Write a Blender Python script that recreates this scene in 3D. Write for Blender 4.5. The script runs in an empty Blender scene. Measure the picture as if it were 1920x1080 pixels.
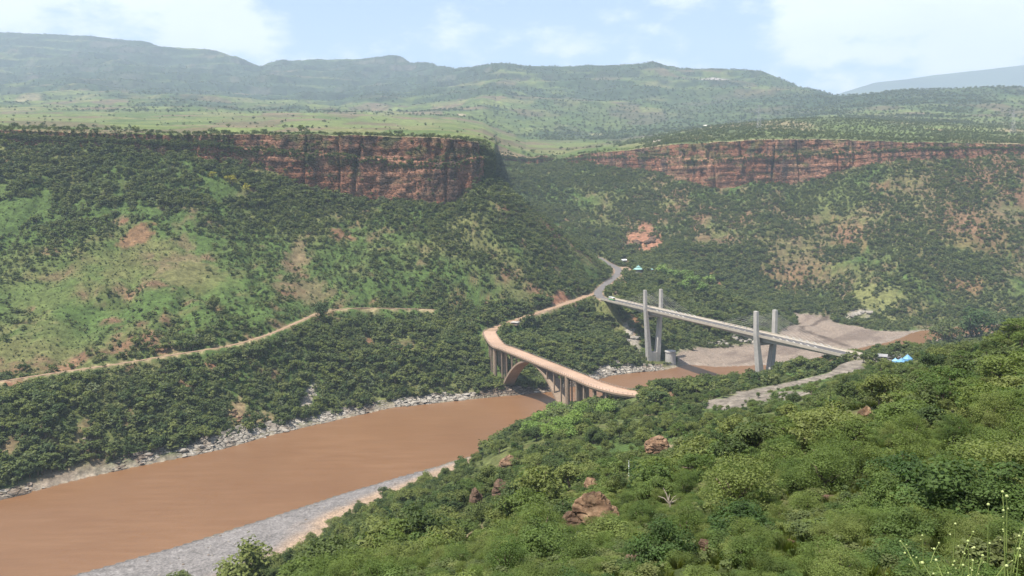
import bpy, bmesh, math, random
import numpy as np
from mathutils import Matrix, Vector

random.seed(7)
RNG = np.random.default_rng(11)
scene = bpy.context.scene

# ------------------------------------------------------------------ camera
FPX, PITCH, ROLL, CAMZ = 1550.0, math.radians(6.0), math.radians(1.0), 136.0
CAM = np.array([0.0, 0.0, CAMZ])
_F = np.array([0, math.cos(PITCH), -math.sin(PITCH)])
_R = np.array([1.0, 0, 0])
_U = np.array([0, math.sin(PITCH), math.cos(PITCH)])
RIGHT = _R * math.cos(ROLL) - _U * math.sin(ROLL)
UP = _U * math.cos(ROLL) + _R * math.sin(ROLL)
cam_data = bpy.data.cameras.new('camera')
cam = bpy.data.objects.new('camera', cam_data)
scene.collection.objects.link(cam)
cam_data.sensor_width = 36.0
cam_data.lens = 36.0 * FPX / 1920.0
cam_data.clip_start, cam_data.clip_end = 0.2, 60000.0
m = Matrix.Identity(4)
for i in range(3):
    m[i][0], m[i][1], m[i][2], m[i][3] = RIGHT[i], UP[i], -_F[i], CAM[i]
cam.matrix_world = m
scene.camera = cam

# ------------------------------------------------------------------ light
SUN_EL, SUN_AZ = math.radians(66.0), math.atan2(-0.85, -0.50)   # azimuth of the sun seen from above, from +Y towards +X
to_sun = Vector((math.cos(SUN_EL) * math.sin(SUN_AZ), math.cos(SUN_EL) * math.cos(SUN_AZ), math.sin(SUN_EL)))
sun_data = bpy.data.lights.new('sun', 'SUN')
sun_data.energy, sun_data.angle, sun_data.color = 5.0, math.radians(0.55), (1.0, 0.955, 0.88)
sun = bpy.data.objects.new('sun', sun_data)
scene.collection.objects.link(sun)
sun.rotation_euler = to_sun.to_track_quat('Z', 'Y').to_euler()
sun.location = (0, 0, 3000)

world = bpy.data.worlds.new('World')
scene.world = world
world.use_nodes = True
wt = world.node_tree
wt.nodes.clear()
def wn(kind, **kw):
    n = wt.nodes.new(kind)
    for k, v in kw.items():
        setattr(n, k, v)
    return n
w_out = wn('ShaderNodeOutputWorld')
w_bg = wn('ShaderNodeBackground')
w_sky = wn('ShaderNodeTexSky', sky_type='NISHITA', sun_disc=False, sun_elevation=SUN_EL, sun_rotation=SUN_AZ, altitude=1100.0, air_density=1.0, dust_density=3.6, ozone_density=1.0)
w_bg.inputs['Strength'].default_value = 0.115
# fair-weather clouds: noise over the whole sky, thicker around the banks that stand over the hills
w_tc = wn('ShaderNodeTexCoord')
def wl(a, b):
    wt.links.new(a, b)
def wmath(op, a, b=None, c=None):
    n = wn('ShaderNodeMath', operation=op)
    for i, v in enumerate((a, b, c)):
        if v is None:
            continue
        if hasattr(v, 'is_output'):
            wl(v, n.inputs[i])
        else:
            n.inputs[i].default_value = v
    return n.outputs[0]
def wnoise(scale, loc, detail, rough, zs=2.2):
    mp = wn('ShaderNodeMapping')
    mp.inputs['Scale'].default_value = (1, 1, zs)
    mp.inputs['Location'].default_value = loc
    wl(w_tc.outputs['Generated'], mp.inputs['Vector'])
    n = wn('ShaderNodeTexNoise')
    n.inputs['Scale'].default_value, n.inputs['Detail'].default_value, n.inputs['Roughness'].default_value = scale, detail, rough
    wl(mp.outputs[0], n.inputs['Vector'])
    return n.outputs['Fac']
cover = wmath('MULTIPLY_ADD', wnoise(2.3, (1.3, .4, .2), 2, .5), .5, wmath('MULTIPLY', wnoise(8.5, (5.2, 2.1, .6), 10, .62), 1.1))
def lobe(px, py, size, amp, zsq=2.2):
    d = np.array([0, math.cos(PITCH), -math.sin(PITCH)]) * FPX + RIGHT * (px - 960) - UP * (py - 540)
    d = d / np.linalg.norm(d)
    mp = wn('ShaderNodeMapping', vector_type='POINT')
    mp.inputs['Location'].default_value = (-d[0], -d[1], -d[2] * zsq)
    mp.inputs['Scale'].default_value = (1, 1, zsq)
    wl(w_tc.outputs['Generated'], mp.inputs['Vector'])
    ln = wn('ShaderNodeVectorMath', operation='LENGTH')
    wl(mp.outputs[0], ln.inputs[0])
    r = wn('ShaderNodeMapRange', interpolation_type='SMOOTHSTEP')
    wl(ln.outputs['Value'], r.inputs['Value'])
    r.inputs['From Min'].default_value, r.inputs['From Max'].default_value = 0.0, size
    r.inputs['To Min'].default_value, r.inputs['To Max'].default_value = amp, 0.0
    return r.outputs[0]
for a_ in ((80, 10, .24, .26), (430, 75, .11, .22), (370, -10, .12, .16), (1850, 10, .30, .26), (1480, -15, .13, .16), (1660, 60, .20, .13)):
    cover = wmath('ADD', cover, lobe(*a_))
w_r1 = wn('ShaderNodeMapRange', interpolation_type='SMOOTHSTEP')
w_r1.inputs['From Min'].default_value, w_r1.inputs['From Max'].default_value = .80, 1.02
wl(cover, w_r1.inputs['Value'])
w_mix = wn('ShaderNodeMix', data_type='RGBA')
w_shade = wn('ShaderNodeMix', data_type='RGBA')
w_shade.inputs[6].default_value, w_shade.inputs[7].default_value = (4.9, 5.0, 5.2, 1), (7.2, 7.15, 7.1, 1)
wl(wmath('MULTIPLY', wnoise(10, (2.2, 7.1, .2), 6, .6), 1.0), w_shade.inputs[0])
wl(wmath('MULTIPLY', w_r1.outputs[0], .9), w_mix.inputs[0])
wl(w_sky.outputs[0], w_mix.inputs[6])
wl(w_shade.outputs[2], w_mix.inputs[7])
wl(w_mix.outputs[2], w_bg.inputs['Color'])
wl(w_bg.outputs[0], w_out.inputs['Surface'])
HAZE = 1.08e-4

scene.view_settings.view_transform = 'Standard'
scene.view_settings.look = 'None'
scene.view_settings.gamma = 1.0
scene.view_settings.exposure = 1.05
scene.view_settings.use_curve_mapping = False
scene.cycles.volume_bounces = 0
scene.cycles.max_bounces = 6
scene.cycles.diffuse_bounces = 3
scene.cycles.transmission_bounces = 3
scene.cycles.transparent_max_bounces = 4
scene.cycles.use_denoising = True
try:
    scene.cycles.denoiser = 'OPENIMAGEDENOISE'
    scene.cycles.denoising_prefilter = 'ACCURATE'
except Exception:
    pass

# ------------------------------------------------------------------ helpers: photo <-> place
def ray(px, py):
    px, py = np.asarray(px, float), np.asarray(py, float)
    return _F * FPX + RIGHT * (px - 960)[..., None] - UP * (py - 540)[..., None]
def at_y(px, py, Y):
    d = ray(px, py)
    return CAM + d * (np.asarray(Y, float) / d[..., 1])[..., None]
def at_z(px, py, z):
    d = ray(px, py)
    return CAM + d * ((np.asarray(z, float) - CAMZ) / d[..., 2])[..., None]
def to_px(p):
    q = np.asarray(p, float) - CAM
    w = q @ _F
    w = np.where(w < 0.1, 0.1, w)
    return 960 + FPX * (q @ RIGHT) / w, 540 - FPX * (q @ UP) / w, w

# ------------------------------------------------------------------ helpers: noise
def _hash(ix, iy, iz, seed):
    h = (ix.astype(np.int64) * 374761393 + iy.astype(np.int64) * 668265263 + iz.astype(np.int64) * 2147483647 + seed * 974711) & 0xFFFFFFFF
    h = ((h ^ (h >> 13)) * 1274126177) & 0xFFFFFFFF
    h = (h ^ (h >> 16)) & 0xFFFFFFFF
    h = (h * 2246822519) & 0xFFFFFFFF
    return ((h ^ (h >> 15)) & 0xFFFFFF) / float(0xFFFFFF)
def vnoise2(x, y, seed=0):
    x0, y0 = np.floor(x), np.floor(y)
    fx, fy = x - x0, y - y0
    fx, fy = fx * fx * fx * (fx * (fx * 6 - 15) + 10), fy * fy * fy * (fy * (fy * 6 - 15) + 10)
    z = np.zeros_like(x0)
    a, b = _hash(x0, y0, z, seed), _hash(x0 + 1, y0, z, seed)
    c, d = _hash(x0, y0 + 1, z, seed), _hash(x0 + 1, y0 + 1, z, seed)
    return (a + (b - a) * fx) + ((c + (d - c) * fx) - (a + (b - a) * fx)) * fy
def fbm(x, y, scale, octaves=4, seed=0, gain=0.5):
    x, y = np.asarray(x, float), np.asarray(y, float)
    s, amp, tot, f = np.zeros(np.broadcast(x, y).shape), 1.0, 0.0, 1.0 / scale
    for o in range(octaves):
        c, sn = math.cos(o * 0.9 + 0.4), math.sin(o * 0.9 + 0.4)
        s += amp * (vnoise2((c * x - sn * y) * f + o * 17.3, (sn * x + c * y) * f - o * 9.1, seed + o) - 0.5)
        tot += amp
        amp *= gain
        f *= 2.03
    return 2.0 * s / tot          # about -1..1
def smooth(a, b, x):
    t = np.clip((np.asarray(x, float) - a) / (b - a), 0, 1)
    return t * t * (3 - 2 * t)

# ------------------------------------------------------------------ helpers: objects
def tag(o, label=None, cat=None, group=None, kind=None):
    for k, v in (('label', label), ('category', cat), ('group', group), ('kind', kind)):
        if v:
            o[k] = v
    return o
def link(o, parent=None):
    scene.collection.objects.link(o)
    if parent is not None:
        o.parent = parent
    return o
def mesh_obj(name, verts, faces, mat, parent=None, smooth_shade=False, cols=None):
    me = bpy.data.meshes.new(name)
    verts = np.asarray(verts, np.float32)
    fa = np.asarray(faces, np.int32)
    me.vertices.add(len(verts))
    me.vertices.foreach_set('co', verts.ravel())
    k = fa.shape[1]
    me.loops.add(fa.size)
    me.loops.foreach_set('vertex_index', fa.ravel())
    me.polygons.add(len(fa))
    me.polygons.foreach_set('loop_start', np.arange(0, fa.size, k, dtype=np.int32))
    if smooth_shade:
        me.polygons.foreach_set('use_smooth', np.ones(len(fa), bool))
    me.update(calc_edges=True)
    if cols is not None:
        at = me.color_attributes.new('Col', 'FLOAT_COLOR', 'POINT')
        c4 = np.ones((len(verts), 4), np.float32)
        c4[:, :3] = cols
        at.data.foreach_set('color', c4.ravel())
    if mat is not None:
        me.materials.append(mat)
    return link(bpy.data.objects.new(name, me), parent)
def empty(name, loc, rz=0.0):
    o = bpy.data.objects.new(name, None)
    o.location = loc
    o.rotation_euler = (0, 0, rz)
    o.empty_display_size = 0.5
    return link(o)
def grid_faces(nu, nv):
    i = np.arange(nu * nv).reshape(nu, nv)
    return np.stack([i[:-1, :-1], i[1:, :-1], i[1:, 1:], i[:-1, 1:]], -1).reshape(-1, 4)

class MB:
    """collects boxes, bars and prisms; build() links them as one mesh object"""
    def __init__(self):
        self.v, self.f = [], []
    def poly(self, vs, fs):
        b = len(self.v)
        self.v += [tuple(p) for p in vs]
        self.f += [tuple(b + i for i in f) for f in fs]
        return self
    def prism(self, ring0, ring1, caps=True):
        n = len(ring0)
        fs = [(i, (i + 1) % n, n + (i + 1) % n, n + i) for i in range(n)]
        if caps:
            fs += [tuple(reversed(range(n))), tuple(range(n, 2 * n))]
        return self.poly(list(ring0) + list(ring1), fs)
    def box(self, c, s, rz=0.0):
        cx, cy, cz = c
        hx, hy, hz = s[0] / 2, s[1] / 2, s[2] / 2
        co, si = math.cos(rz), math.sin(rz)
        def q(x, y, z):
            return (cx + x * co - y * si, cy + x * si + y * co, cz + z)
        r0 = [q(-hx, -hy, -hz), q(hx, -hy, -hz), q(hx, hy, -hz), q(-hx, hy, -hz)]
        r1 = [q(-hx, -hy, hz), q(hx, -hy, hz), q(hx, hy, hz), q(-hx, hy, hz)]
        return self.prism(r0, r1)
    def tube(self, pts, radii, n=8, caps=True):
        pts = [Vector(p) for p in pts]
        if not hasattr(radii, '__len__'):
            radii = [radii] * len(pts)
        rings = []
        for i, p in enumerate(pts):
            d = (pts[min(i + 1, len(pts) - 1)] - pts[max(i - 1, 0)]).normalized()
            a = d.orthogonal() if abs(d.z) > 0.95 else Vector((0, 0, 1)).cross(d)
            a.normalize()
            b = d.cross(a)
            rings.append([p + (a * math.cos(t) + b * math.sin(t)) * radii[i] for t in [2 * math.pi * k / n for k in range(n)]])
        base = len(self.v)
        for r in rings:
            self.v += [tuple(p) for p in r]
        for j in range(len(rings) - 1):
            for k in range(n):
                self.f.append((base + j * n + k, base + j * n + (k + 1) % n, base + (j + 1) * n + (k + 1) % n, base + (j + 1) * n + k))
        if caps:
            self.f.append(tuple(base + k for k in reversed(range(n))))
            self.f.append(tuple(base + (len(rings) - 1) * n + k for k in range(n)))
        return self
    def mesh(self, name, mat, bevel=0.0):
        me = bpy.data.meshes.new(name)
        me.from_pydata(self.v, [], self.f)
        bm = bmesh.new()
        bm.from_mesh(me)
        if bevel:
            bmesh.ops.remove_doubles(bm, verts=bm.verts, dist=1e-5)
            bmesh.ops.bevel(bm, geom=[e for e in bm.edges if e.is_manifold and e.calc_face_angle(0) > 0.5], offset=bevel, segments=1, affect='EDGES')
        bmesh.ops.recalc_face_normals(bm, faces=bm.faces)
        bm.to_mesh(me)
        bm.free()
        me.materials.append(mat)
        return me
    def build(self, name, mat, parent=None, bevel=0.0, smooth_shade=False):
        me = self.mesh(name, mat, bevel)
        if smooth_shade:
            for p in me.polygons:
                p.use_smooth = True
        return link(bpy.data.objects.new(name, me), parent)

# ------------------------------------------------------------------ helpers: materials
class NT:
    def __init__(self, name):
        self.m = bpy.data.materials.new(name)
        self.m.use_nodes = True
        self.t = self.m.node_tree
        self.t.nodes.clear()
        self.out = self.t.nodes.new('ShaderNodeOutputMaterial')
    def n(self, kind, ins=None, **kw):
        nd = self.t.nodes.new(kind)
        for k, v in kw.items():
            setattr(nd, k, v)
        for k, v in (ins or {}).items():
            if hasattr(v, 'is_output'):
                self.t.links.new(v, nd.inputs[k])
            else:
                nd.inputs[k].default_value = v
        return nd
    def noise(self, scale, vec=None, detail=5, rough=0.55, dist=0.0):
        ins = {'Scale': scale, 'Detail': detail, 'Roughness': rough, 'Distortion': dist}
        if vec is not None:
            ins['Vector'] = vec
        return self.n('ShaderNodeTexNoise', ins).outputs['Fac']
    def ramp(self, fac, stops):
        r = self.n('ShaderNodeValToRGB', {'Fac': fac})
        while len(r.color_ramp.elements) < len(stops):
            r.color_ramp.elements.new(0.5)
        for e, (p, c) in zip(r.color_ramp.elements, stops):
            e.position = p
            e.color = (c, c, c, 1) if not hasattr(c, '__len__') else (*c, 1)
        return r.outputs['Color']
    def mix(self, fac, a, b, blend='MIX'):
        nd = self.n('ShaderNodeMix', data_type='RGBA', blend_type=blend)
        for idx, v in ((0, fac), (6, a), (7, b)):
            if hasattr(v, 'is_output'):
                self.t.links.new(v, nd.inputs[idx])
            else:
                nd.inputs[idx].default_value = v if idx == 0 else (*v, 1)
        return nd.outputs[2]
    def mul(self, a, b, op='MULTIPLY'):
        nd = self.n('ShaderNodeMath', operation=op)
        for i, v in enumerate((a, b)):
            if hasattr(v, 'is_output'):
                self.t.links.new(v, nd.inputs[i])
            else:
                nd.inputs[i].default_value = v
        return nd.outputs[0]
    def pos(self):
        return self.n('ShaderNodeNewGeometry').outputs['Position']
    def bump(self, h, strength, dist):
        return self.n('ShaderNodeBump', {'Height': h, 'Strength': strength, 'Distance': dist}).outputs['Normal']
    def finish(self, color, rough=0.85, normal=None, spec=0.3, metal=0.0):
        b = self.n('ShaderNodeBsdfPrincipled', {'Base Color': color if hasattr(color, 'is_output') else (*color, 1), 'Roughness': rough, 'Specular IOR Level': spec, 'Metallic': metal})
        if normal is not None:
            self.t.links.new(normal, b.inputs['Normal'])
        self.t.links.new(b.outputs[0], self.out.inputs['Surface'])
        return self.m

def mat_simple(name, c, var=0.25, scale=1.5, rough=0.8, bump=0.0, spec=0.3):
    t = NT(name)
    p = t.pos()
    n1 = t.noise(scale, p, 6, 0.6)
    n2 = t.noise(scale * 0.12, p, 3, 0.5)
    f = t.mul(t.mul(n1, n2, 'ADD'), 0.5)
    dark = tuple(x * (1 - var) for x in c)
    lite = tuple(min(1, x * (1 + var)) for x in c)
    col = t.ramp(f, [(0.35, dark), (0.65, lite)])
    nrm = t.bump(n1, 0.6, bump) if bump else None
    return t.finish(col, rough, nrm, spec)
# ================================================================== the land
# water edges: far bank and near bank, river level z = 0
FAR_PX = [(-260, 1003), (-120, 968), (0, 936), (160, 895), (255, 874), (340, 858), (430, 838), (520, 812), (640, 785), (740, 763), (860, 750), (950, 741), (1040, 733), (1100, 717), (1140, 704), (1200, 697), (1250, 693), (1290, 683), (1340, 688), (1420, 685), (1490, 681)]
FAR = [tuple(at_z(a, b, 0)[:2]) for a, b in FAR_PX] + [(300, 722), (352, 760), (400, 812), (470, 842), (620, 870), (900, 900), (1300, 930)]
NEAR_PX = [(-330, 1225), (-150, 1165), (0, 1118), (130, 1080), (330, 1024), (500, 971), (640, 926), (740, 896), (830, 870), (910, 849)]
NEAR = [tuple(at_z(a, b, 0)[:2]) for a, b in NEAR_PX] + [(20, 478), (62, 512), (112, 548), (152, 578), (220, 625), (300, 672), (352, 722), (410, 775), (480, 805), (640, 830), (900, 858), (1300, 880)]
RIVER = np.array(FAR + NEAR[::-1])

def poly_sdf(x, y, poly):
    """signed distance to a closed polygon, negative inside"""
    x, y = np.asarray(x, float), np.asarray(y, float)
    d = np.full(x.shape, 1e18)
    ins = np.zeros(x.shape, bool)
    n = len(poly)
    for i in range(n):
        ax, ay = poly[i]
        bx, by = poly[(i + 1) % n]
        ex, ey = bx - ax, by - ay
        t = np.clip(((x - ax) * ex + (y - ay) * ey) / (ex * ex + ey * ey + 1e-12), 0, 1)
        d = np.minimum(d, (x - ax - t * ex) ** 2 + (y - ay - t * ey) ** 2)
        c = ((ay > y) != (by > y)) & (x < (bx - ax) * (y - ay) / (by - ay + 1e-12) + ax)
        ins ^= c
    d = np.sqrt(d)
    return np.where(ins, -d, d)
def line_dist(x, y, pts):
    """distance to an open polyline and the value (third column) at the nearest point"""
    x, y = np.asarray(x, float), np.asarray(y, float)
    best, val = np.full(x.shape, 1e18), np.zeros(x.shape)
    for a, b in zip(pts[:-1], pts[1:]):
        ex, ey = b[0] - a[0], b[1] - a[1]
        t = np.clip(((x - a[0]) * ex + (y - a[1]) * ey) / (ex * ex + ey * ey + 1e-12), 0, 1)
        d = (x - a[0] - t * ex) ** 2 + (y - a[1] - t * ey) ** 2
        w = d < best
        best = np.where(w, d, best)
        if len(a) > 2:
            val = np.where(w, a[2] + (b[2] - a[2]) * t, val)
    return np.sqrt(best), val

# heights read off the photograph: pixel and distance of points on the slopes
CTRL = [
 # slope across the river, below the first cliff
 (-200,768,430),(-200,640,500),(-200,520,610),(-200,410,690),(-200,330,745),(-200,275,790),
 (0,715,465),(0,600,545),(0,500,640),(0,410,705),(0,330,760),(0,272,800),
 (150,694,492),(150,560,590),(150,480,655),(150,400,720),(150,330,775),(150,282,808),
 (300,668,520),(300,560,600),(300,480,665),(300,400,730),(300,330,785),(300,290,815),
 (430,648,545),(430,560,615),(430,480,685),(430,400,755),(430,330,812),
 (520,622,575),(520,540,650),(520,460,720),(520,390,790),(520,332,835),
 (600,585,640),(600,520,690),(600,440,755),(600,360,838),
 (700,578,655),(700,500,720),(700,430,785),(700,372,845),
 (830,578,690),(830,500,740),(830,430,800),(830,385,850),
 (900,560,720),(900,480,770),(900,400,830),(900,330,885),
 (940,338,925),(1000,400,900),(1040,430,895),(1080,460,900),(1110,480,910),
 # foot of that slope along the bank
 (100,760,440),(300,745,480),(520,710,540),(700,665,590),(850,650,620),
 # shelf with the road of the old bridge, spur between the bridges
 (1000,640,690),(1080,640,700),(1150,640,715),(1180,600,735),(1100,600,745),(1200,650,695),
 # valley floor and far side of the side valley
 (1130,482,1045),(1200,470,1086),(1200,430,1150),(1200,380,1230),(1240,322,1330),
 (1100,400,1200),(1100,350,1290),(1100,307,1380),(1020,380,1250),(1020,330,1400),(1020,304,1490),(960,330,1300),(960,304,1410),
 (1330,480,1050),(1330,420,1130),(1330,354,1230),(1270,520,960),(1270,470,1065),
 (1500,560,985),(1500,500,1040),(1500,440,1110),(1500,380,1185),(1500,337,1230),
 (1420,555,965),(1420,500,1040),(1420,340,1235),(1420,420,1125),
 (1600,570,915),(1600,500,1000),(1600,420,1085),(1600,350,1165),(1600,315,1215),
 (1700,540,920),(1700,470,1000),(1700,400,1080),(1700,340,1150),(1700,300,1200),
 (1900,520,930),(1900,450,1000),(1900,380,1080),(1900,320,1150),(1900,287,1190),
 (2150,590,900),(2150,500,960),(2150,400,1080),(2150,320,1160),(2150,285,1190),
 # near hillside
 (1920,1080,12),(1920,950,28),(1920,800,60),(1900,700,100),(1900,648,165),(1900,655,240),
 (1750,1080,12),(1750,960,34),(1750,840,70),(1750,745,120),(1750,690,190),(1750,675,270),
 (1600,1080,13),(1600,950,40),(1600,850,90),(1600,765,170),(1600,722,260),
 (1400,1080,14),(1400,980,45),(1400,900,90),(1400,832,160),(1400,795,230),(1400,770,300),
 (1200,1080,22),(1200,990,60),(1200,905,130),(1200,838,220),(1200,790,320),(1210,762,395),
 (1000,1080,55),(1000,1010,95),(1000,940,160),(1000,880,240),(1000,830,330),(1010,796,415),
 (800,1080,90),(800,1010,160),(800,960,230),(800,925,305),(850,890,375),
 (600,1085,120),(620,1040,180),(640,1005,250),
 (450,1150,110),(450,1120,180),(450,1090,250),
 (250,1250,120),(250,1180,190),(0,1300,130),(0,1240,190),(-250,1400,120),(-250,1300,200),
]
CTRL_W = [
 (0,0,134.3),(0,-40,140),(60,-10,144),(-60,-10,128),(-60,30,118),(100,60,134),(160,100,128),(150,-20,158),(-140,20,100),(-140,100,76),
 (260,200,112),(260,330,70),(340,300,96),(420,420,70),(500,350,100),(600,560,50),(700,400,110),(430,600,30),(560,700,20),(750,720,24),(900,500,90),(900,780,20),
 # terrace by the bridge heads
 (105,366,47.5),(133,385,47),(160,410,46.5),(190,440,46),(220,458,46.5),(196,470,45),(222,500,38),(250,470,47),(290,520,36),(170,480,38),(150,455,40),(110,430,34),(78,400,40),(75,440,30.5),(66,465,24),(120,480,22),(160,540,14),(205,560,18),(260,590,12),(330,640,10),
 # old bridge road, new road
 (-20,660,30.5),(0,696,34),(38,738,40),(85,800,46.5),(86,760,45),(99,853,49),(119,929,53),(121,990,57),(119,1015,60),(150,900,51),(146,940,56),(182,890,44),(150,800,36),(190,760,25),(240,950,30),(260,860,22),
 (-35,640,28),(-25,615,14),(-8,612,10),(20,640,20),(60,670,22),(100,700,24),(105,680,8),(135,720,20),
 # gravel fan of the tributary
 (165,745,3),(205,735,3),(215,800,5),(270,860,6),(330,940,9),(360,965,9),(300,780,3),(350,830,4),(380,880,6),(430,880,5),(520,905,6),(640,930,10),(250,720,2),(345,1010,22),(800,960,14),
]
def bank_pts(poly, off, z):
    r = []
    for (ax, ay), (bx, by) in zip(poly[:-1], poly[1:]):
        n = max(1, int(math.hypot(bx - ax, by - ay) / 45))
        for k in range(n):
            t = k / n
            r.append((ax + (bx - ax) * t, ay + (by - ay) * t, z))
    return r
# gravel and sand bar along the near bank: its inner edge
BAR_PX = [(-250, 1290), (0, 1225), (250, 1150), (400, 1110), (520, 1080), (590, 1010), (640, 975), (720, 934), (790, 912), (850, 890), (915, 868)]
BAR = [tuple(at_z(a, b, 1.6)[:2]) for a, b in BAR_PX]
_pts = [tuple(at_y(a, b, c)) for a, b, c in CTRL] + CTRL_W
_pts += bank_pts(FAR, 0, 0.5) + bank_pts(NEAR, 0, 0.3) + bank_pts(BAR, 0, 2.2)
_pts = np.array(_pts, float)
_mid = (np.array(FAR)[:, None] * 0.5).mean()
_C2 = 12.0 ** 2
def _phi(r2):
    return np.sqrt(r2 + _C2)
_n = len(_pts)
_S = 500.0
_A = np.zeros((_n + 3, _n + 3))
_A[:_n, :_n] = _phi(((_pts[:, None, :2] - _pts[None, :, :2]) ** 2).sum(-1)) + np.eye(_n) * -3.0
_A[:_n, _n:] = np.c_[np.ones(_n), _pts[:, :2] / _S]
_A[_n:, :_n] = _A[:_n, _n:].T
_b = np.r_[_pts[:, 2], 0, 0, 0]
_W = np.linalg.solve(_A, _b)
def z_base(x, y):
    x, y = np.asarray(x, float), np.asarray(y, float)
    sh = x.shape
    x, y = x.ravel(), y.ravel()
    out = np.empty(len(x))
    for i in range(0, len(x), 20000):
        X, Y = x[i:i + 20000, None], y[i:i + 20000, None]
        out[i:i + 20000] = _phi((X - _pts[:, 0]) ** 2 + (Y - _pts[:, 1]) ** 2) @ _W[:_n] + _W[_n] + X[:, 0] / _S * _W[_n + 1] + Y[:, 0] / _S * _W[_n + 2]
    return out.reshape(sh)

# roads: x, y, z along their middle
NEW_A, NEW_B = np.array([115.0, 670.0]), np.array([165.0, 534.0])
NDIR = (NEW_B - NEW_A) / np.linalg.norm(NEW_B - NEW_A)
NPER = np.array([-NDIR[1], NDIR[0]])
DECK_Z = 46.0
def newb(t, off=0.0):
    p = NEW_A + NDIR * t + NPER * off
    return float(p[0]), float(p[1])
def curve(pts, n=10):
    """Catmull-Rom through points"""
    P = [np.array(p, float) for p in pts]
    P = [2 * P[0] - P[1]] + P + [2 * P[-1] - P[-2]]
    out = []
    for i in range(1, len(P) - 2):
        for k in range(n):
            t = k / n
            out.append(0.5 * ((2 * P[i]) + (-P[i - 1] + P[i + 1]) * t + (2 * P[i - 1] - 5 * P[i] + 4 * P[i + 1] - P[i + 2]) * t * t + (-P[i - 1] + 3 * P[i] - 3 * P[i + 1] + P[i + 2]) * t ** 3))
    out.append(P[-2])
    return [tuple(p) for p in out]
e0 = newb(-84)
ROAD_NEW = curve([(*newb(-80), DECK_Z), (*newb(-96), DECK_Z + 0.1), (84, 800, 46.8), (97, 850, 49), (117, 915, 52.6), (124, 960, 55), (121, 990, 57), (115, 1020, 59.5), (112, 1055, 62)], 8)
OLD_END = (-19.0, 652.0)
ROAD_OLD = curve([(-19, 650, 31.0), (-19, 664, 31.2), (-8, 688, 33), (14, 713, 36.5), (40, 742, 40.5), (62, 770, 43.6), (80, 797, 46.3)], 8)
PATH = curve([(*at_y(-240, 762, 425)[:2], at_y(-240, 762, 425)[2]), *[tuple(at_y(a, b, c)) for a, b, c in [(-80, 728, 451), (0, 715, 465), (110, 698, 487), (210, 684, 505), (330, 664, 525), (430, 648, 545), (500, 628, 567), (560, 603, 605), (600, 586, 640), (660, 578, 650), (740, 578, 660), (812, 580, 678)]]], 6)
ROAD_NEW_HEAD = curve([(*newb(218), 46.0), (*newb(240), 46.3), (186, 440, 46.6), (168, 415, 46.8), (140, 392, 47), (112, 372, 47.5), (96, 352, 49)], 6)
ROADS = [(ROAD_NEW, 5.0, 9), (ROAD_OLD, 4.2, 7), (PATH, 2.2, 5), (ROAD_NEW_HEAD, 3.4, 9)]

def zA(x, y):
    x, y = np.asarray(x, float), np.asarray(y, float)
    z = z_base(x, y)
    sd = poly_sdf(x, y, RIVER)
    far = smooth(20, 120, sd)
    dist = np.hypot(x, y)
    near = smooth(15, 90, dist)
    z = z + far * near * (fbm(x, y, 95, 4, 3) * 6.5 + fbm(x, y, 26, 3, 9) * 2.6)
    z = z + 0.6 * smooth(4, 20, sd) * fbm(x, y, 9, 3, 21) + 0.22 * smooth(4, 20, sd) * fbm(x, y, 2.2, 2, 33) * (1 - smooth(150, 260, dist))
    # erosion gullies running down to the river on the far slope
    g = np.abs(fbm(x + 0.32 * y + 14 * fbm(x, y, 40, 2, 56), y * 0.3, 46, 3, 55))
    z = z - 4.2 * (1 - smooth(0.0, 0.34, g)) * smooth(25, 80, sd) * smooth(380, 460, y)
    for pts, hw, soft in ROADS:
        d, v = line_dist(x, y, pts)
        w = 1 - smooth(hw, hw + soft, d)
        z = z * (1 - w) + (v - 0.12) * w
    z = np.where(sd < 0, np.minimum(z, -0.15 + 0.12 * np.maximum(sd, -30)), np.maximum(z, 0.03 + 0.035 * np.minimum(sd, 12)))
    return z

def ground(px, py, y0=6.0, y1=1500.0, n=900):
    """where the view through a pixel meets the land"""
    d = ray(px, py)
    Y = np.exp(np.linspace(math.log(y0), math.log(y1), n))
    p = CAM + d * (Y / d[1])[:, None]
    h = p[:, 2] - zA(p[:, 0], p[:, 1])
    k = np.argmax(h < 0)
    if h[k] >= 0:
        return None
    if k == 0:
        return p[0]
    t = h[k - 1] / (h[k - 1] - h[k])
    q = p[k - 1] * (1 - t) + p[k] * t
    q[2] = zA(q[None, 0], q[None, 1])[0]
    return q

# the rim of the gorge: pixel of the edge, pixel row of the cliff's foot, distance
RIM_T = np.array([
 (-420,236,262,770),(-200,240,268,790),(0,243,275,812),(150,249,284,818),(300,252,292,826),(400,253,300,834),(440,253,318,842),(480,252,332,850),(520,252,338,852),(560,252,344,850),(620,253,356,854),(700,255,374,860),
 (760,257,384,862),(830,259,388,864),(862,262,380,868),(880,264,352,872),(900,268,340,884),(915,276,334,900),(925,287,330,928),(927,287,322,1060),(931,290,306,1420),(962,292,306,1460),(1000,293,305,1480),(1050,293,306,1500),(1085,291,306,1440),
 (1110,287,309,1390),(1160,283,313,1370),(1200,279,318,1355),(1240,275,326,1342),(1280,270,342,1285),(1330,267,357,1252),(1360,266,354,1246),(1420,263,344,1243),(1500,262,338,1238),(1560,262,332,1234),(1620,264,318,1226),(1700,267,303,1210),
 (1760,268,297,1206),(1830,269,292,1202),(1920,271,290,1198),(2100,272,290,1195),(2350,275,292,1190)], float)
def rim(px):
    return [np.interp(px, RIM_T[:, 0], RIM_T[:, k]) for k in (1, 2, 3)]

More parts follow.
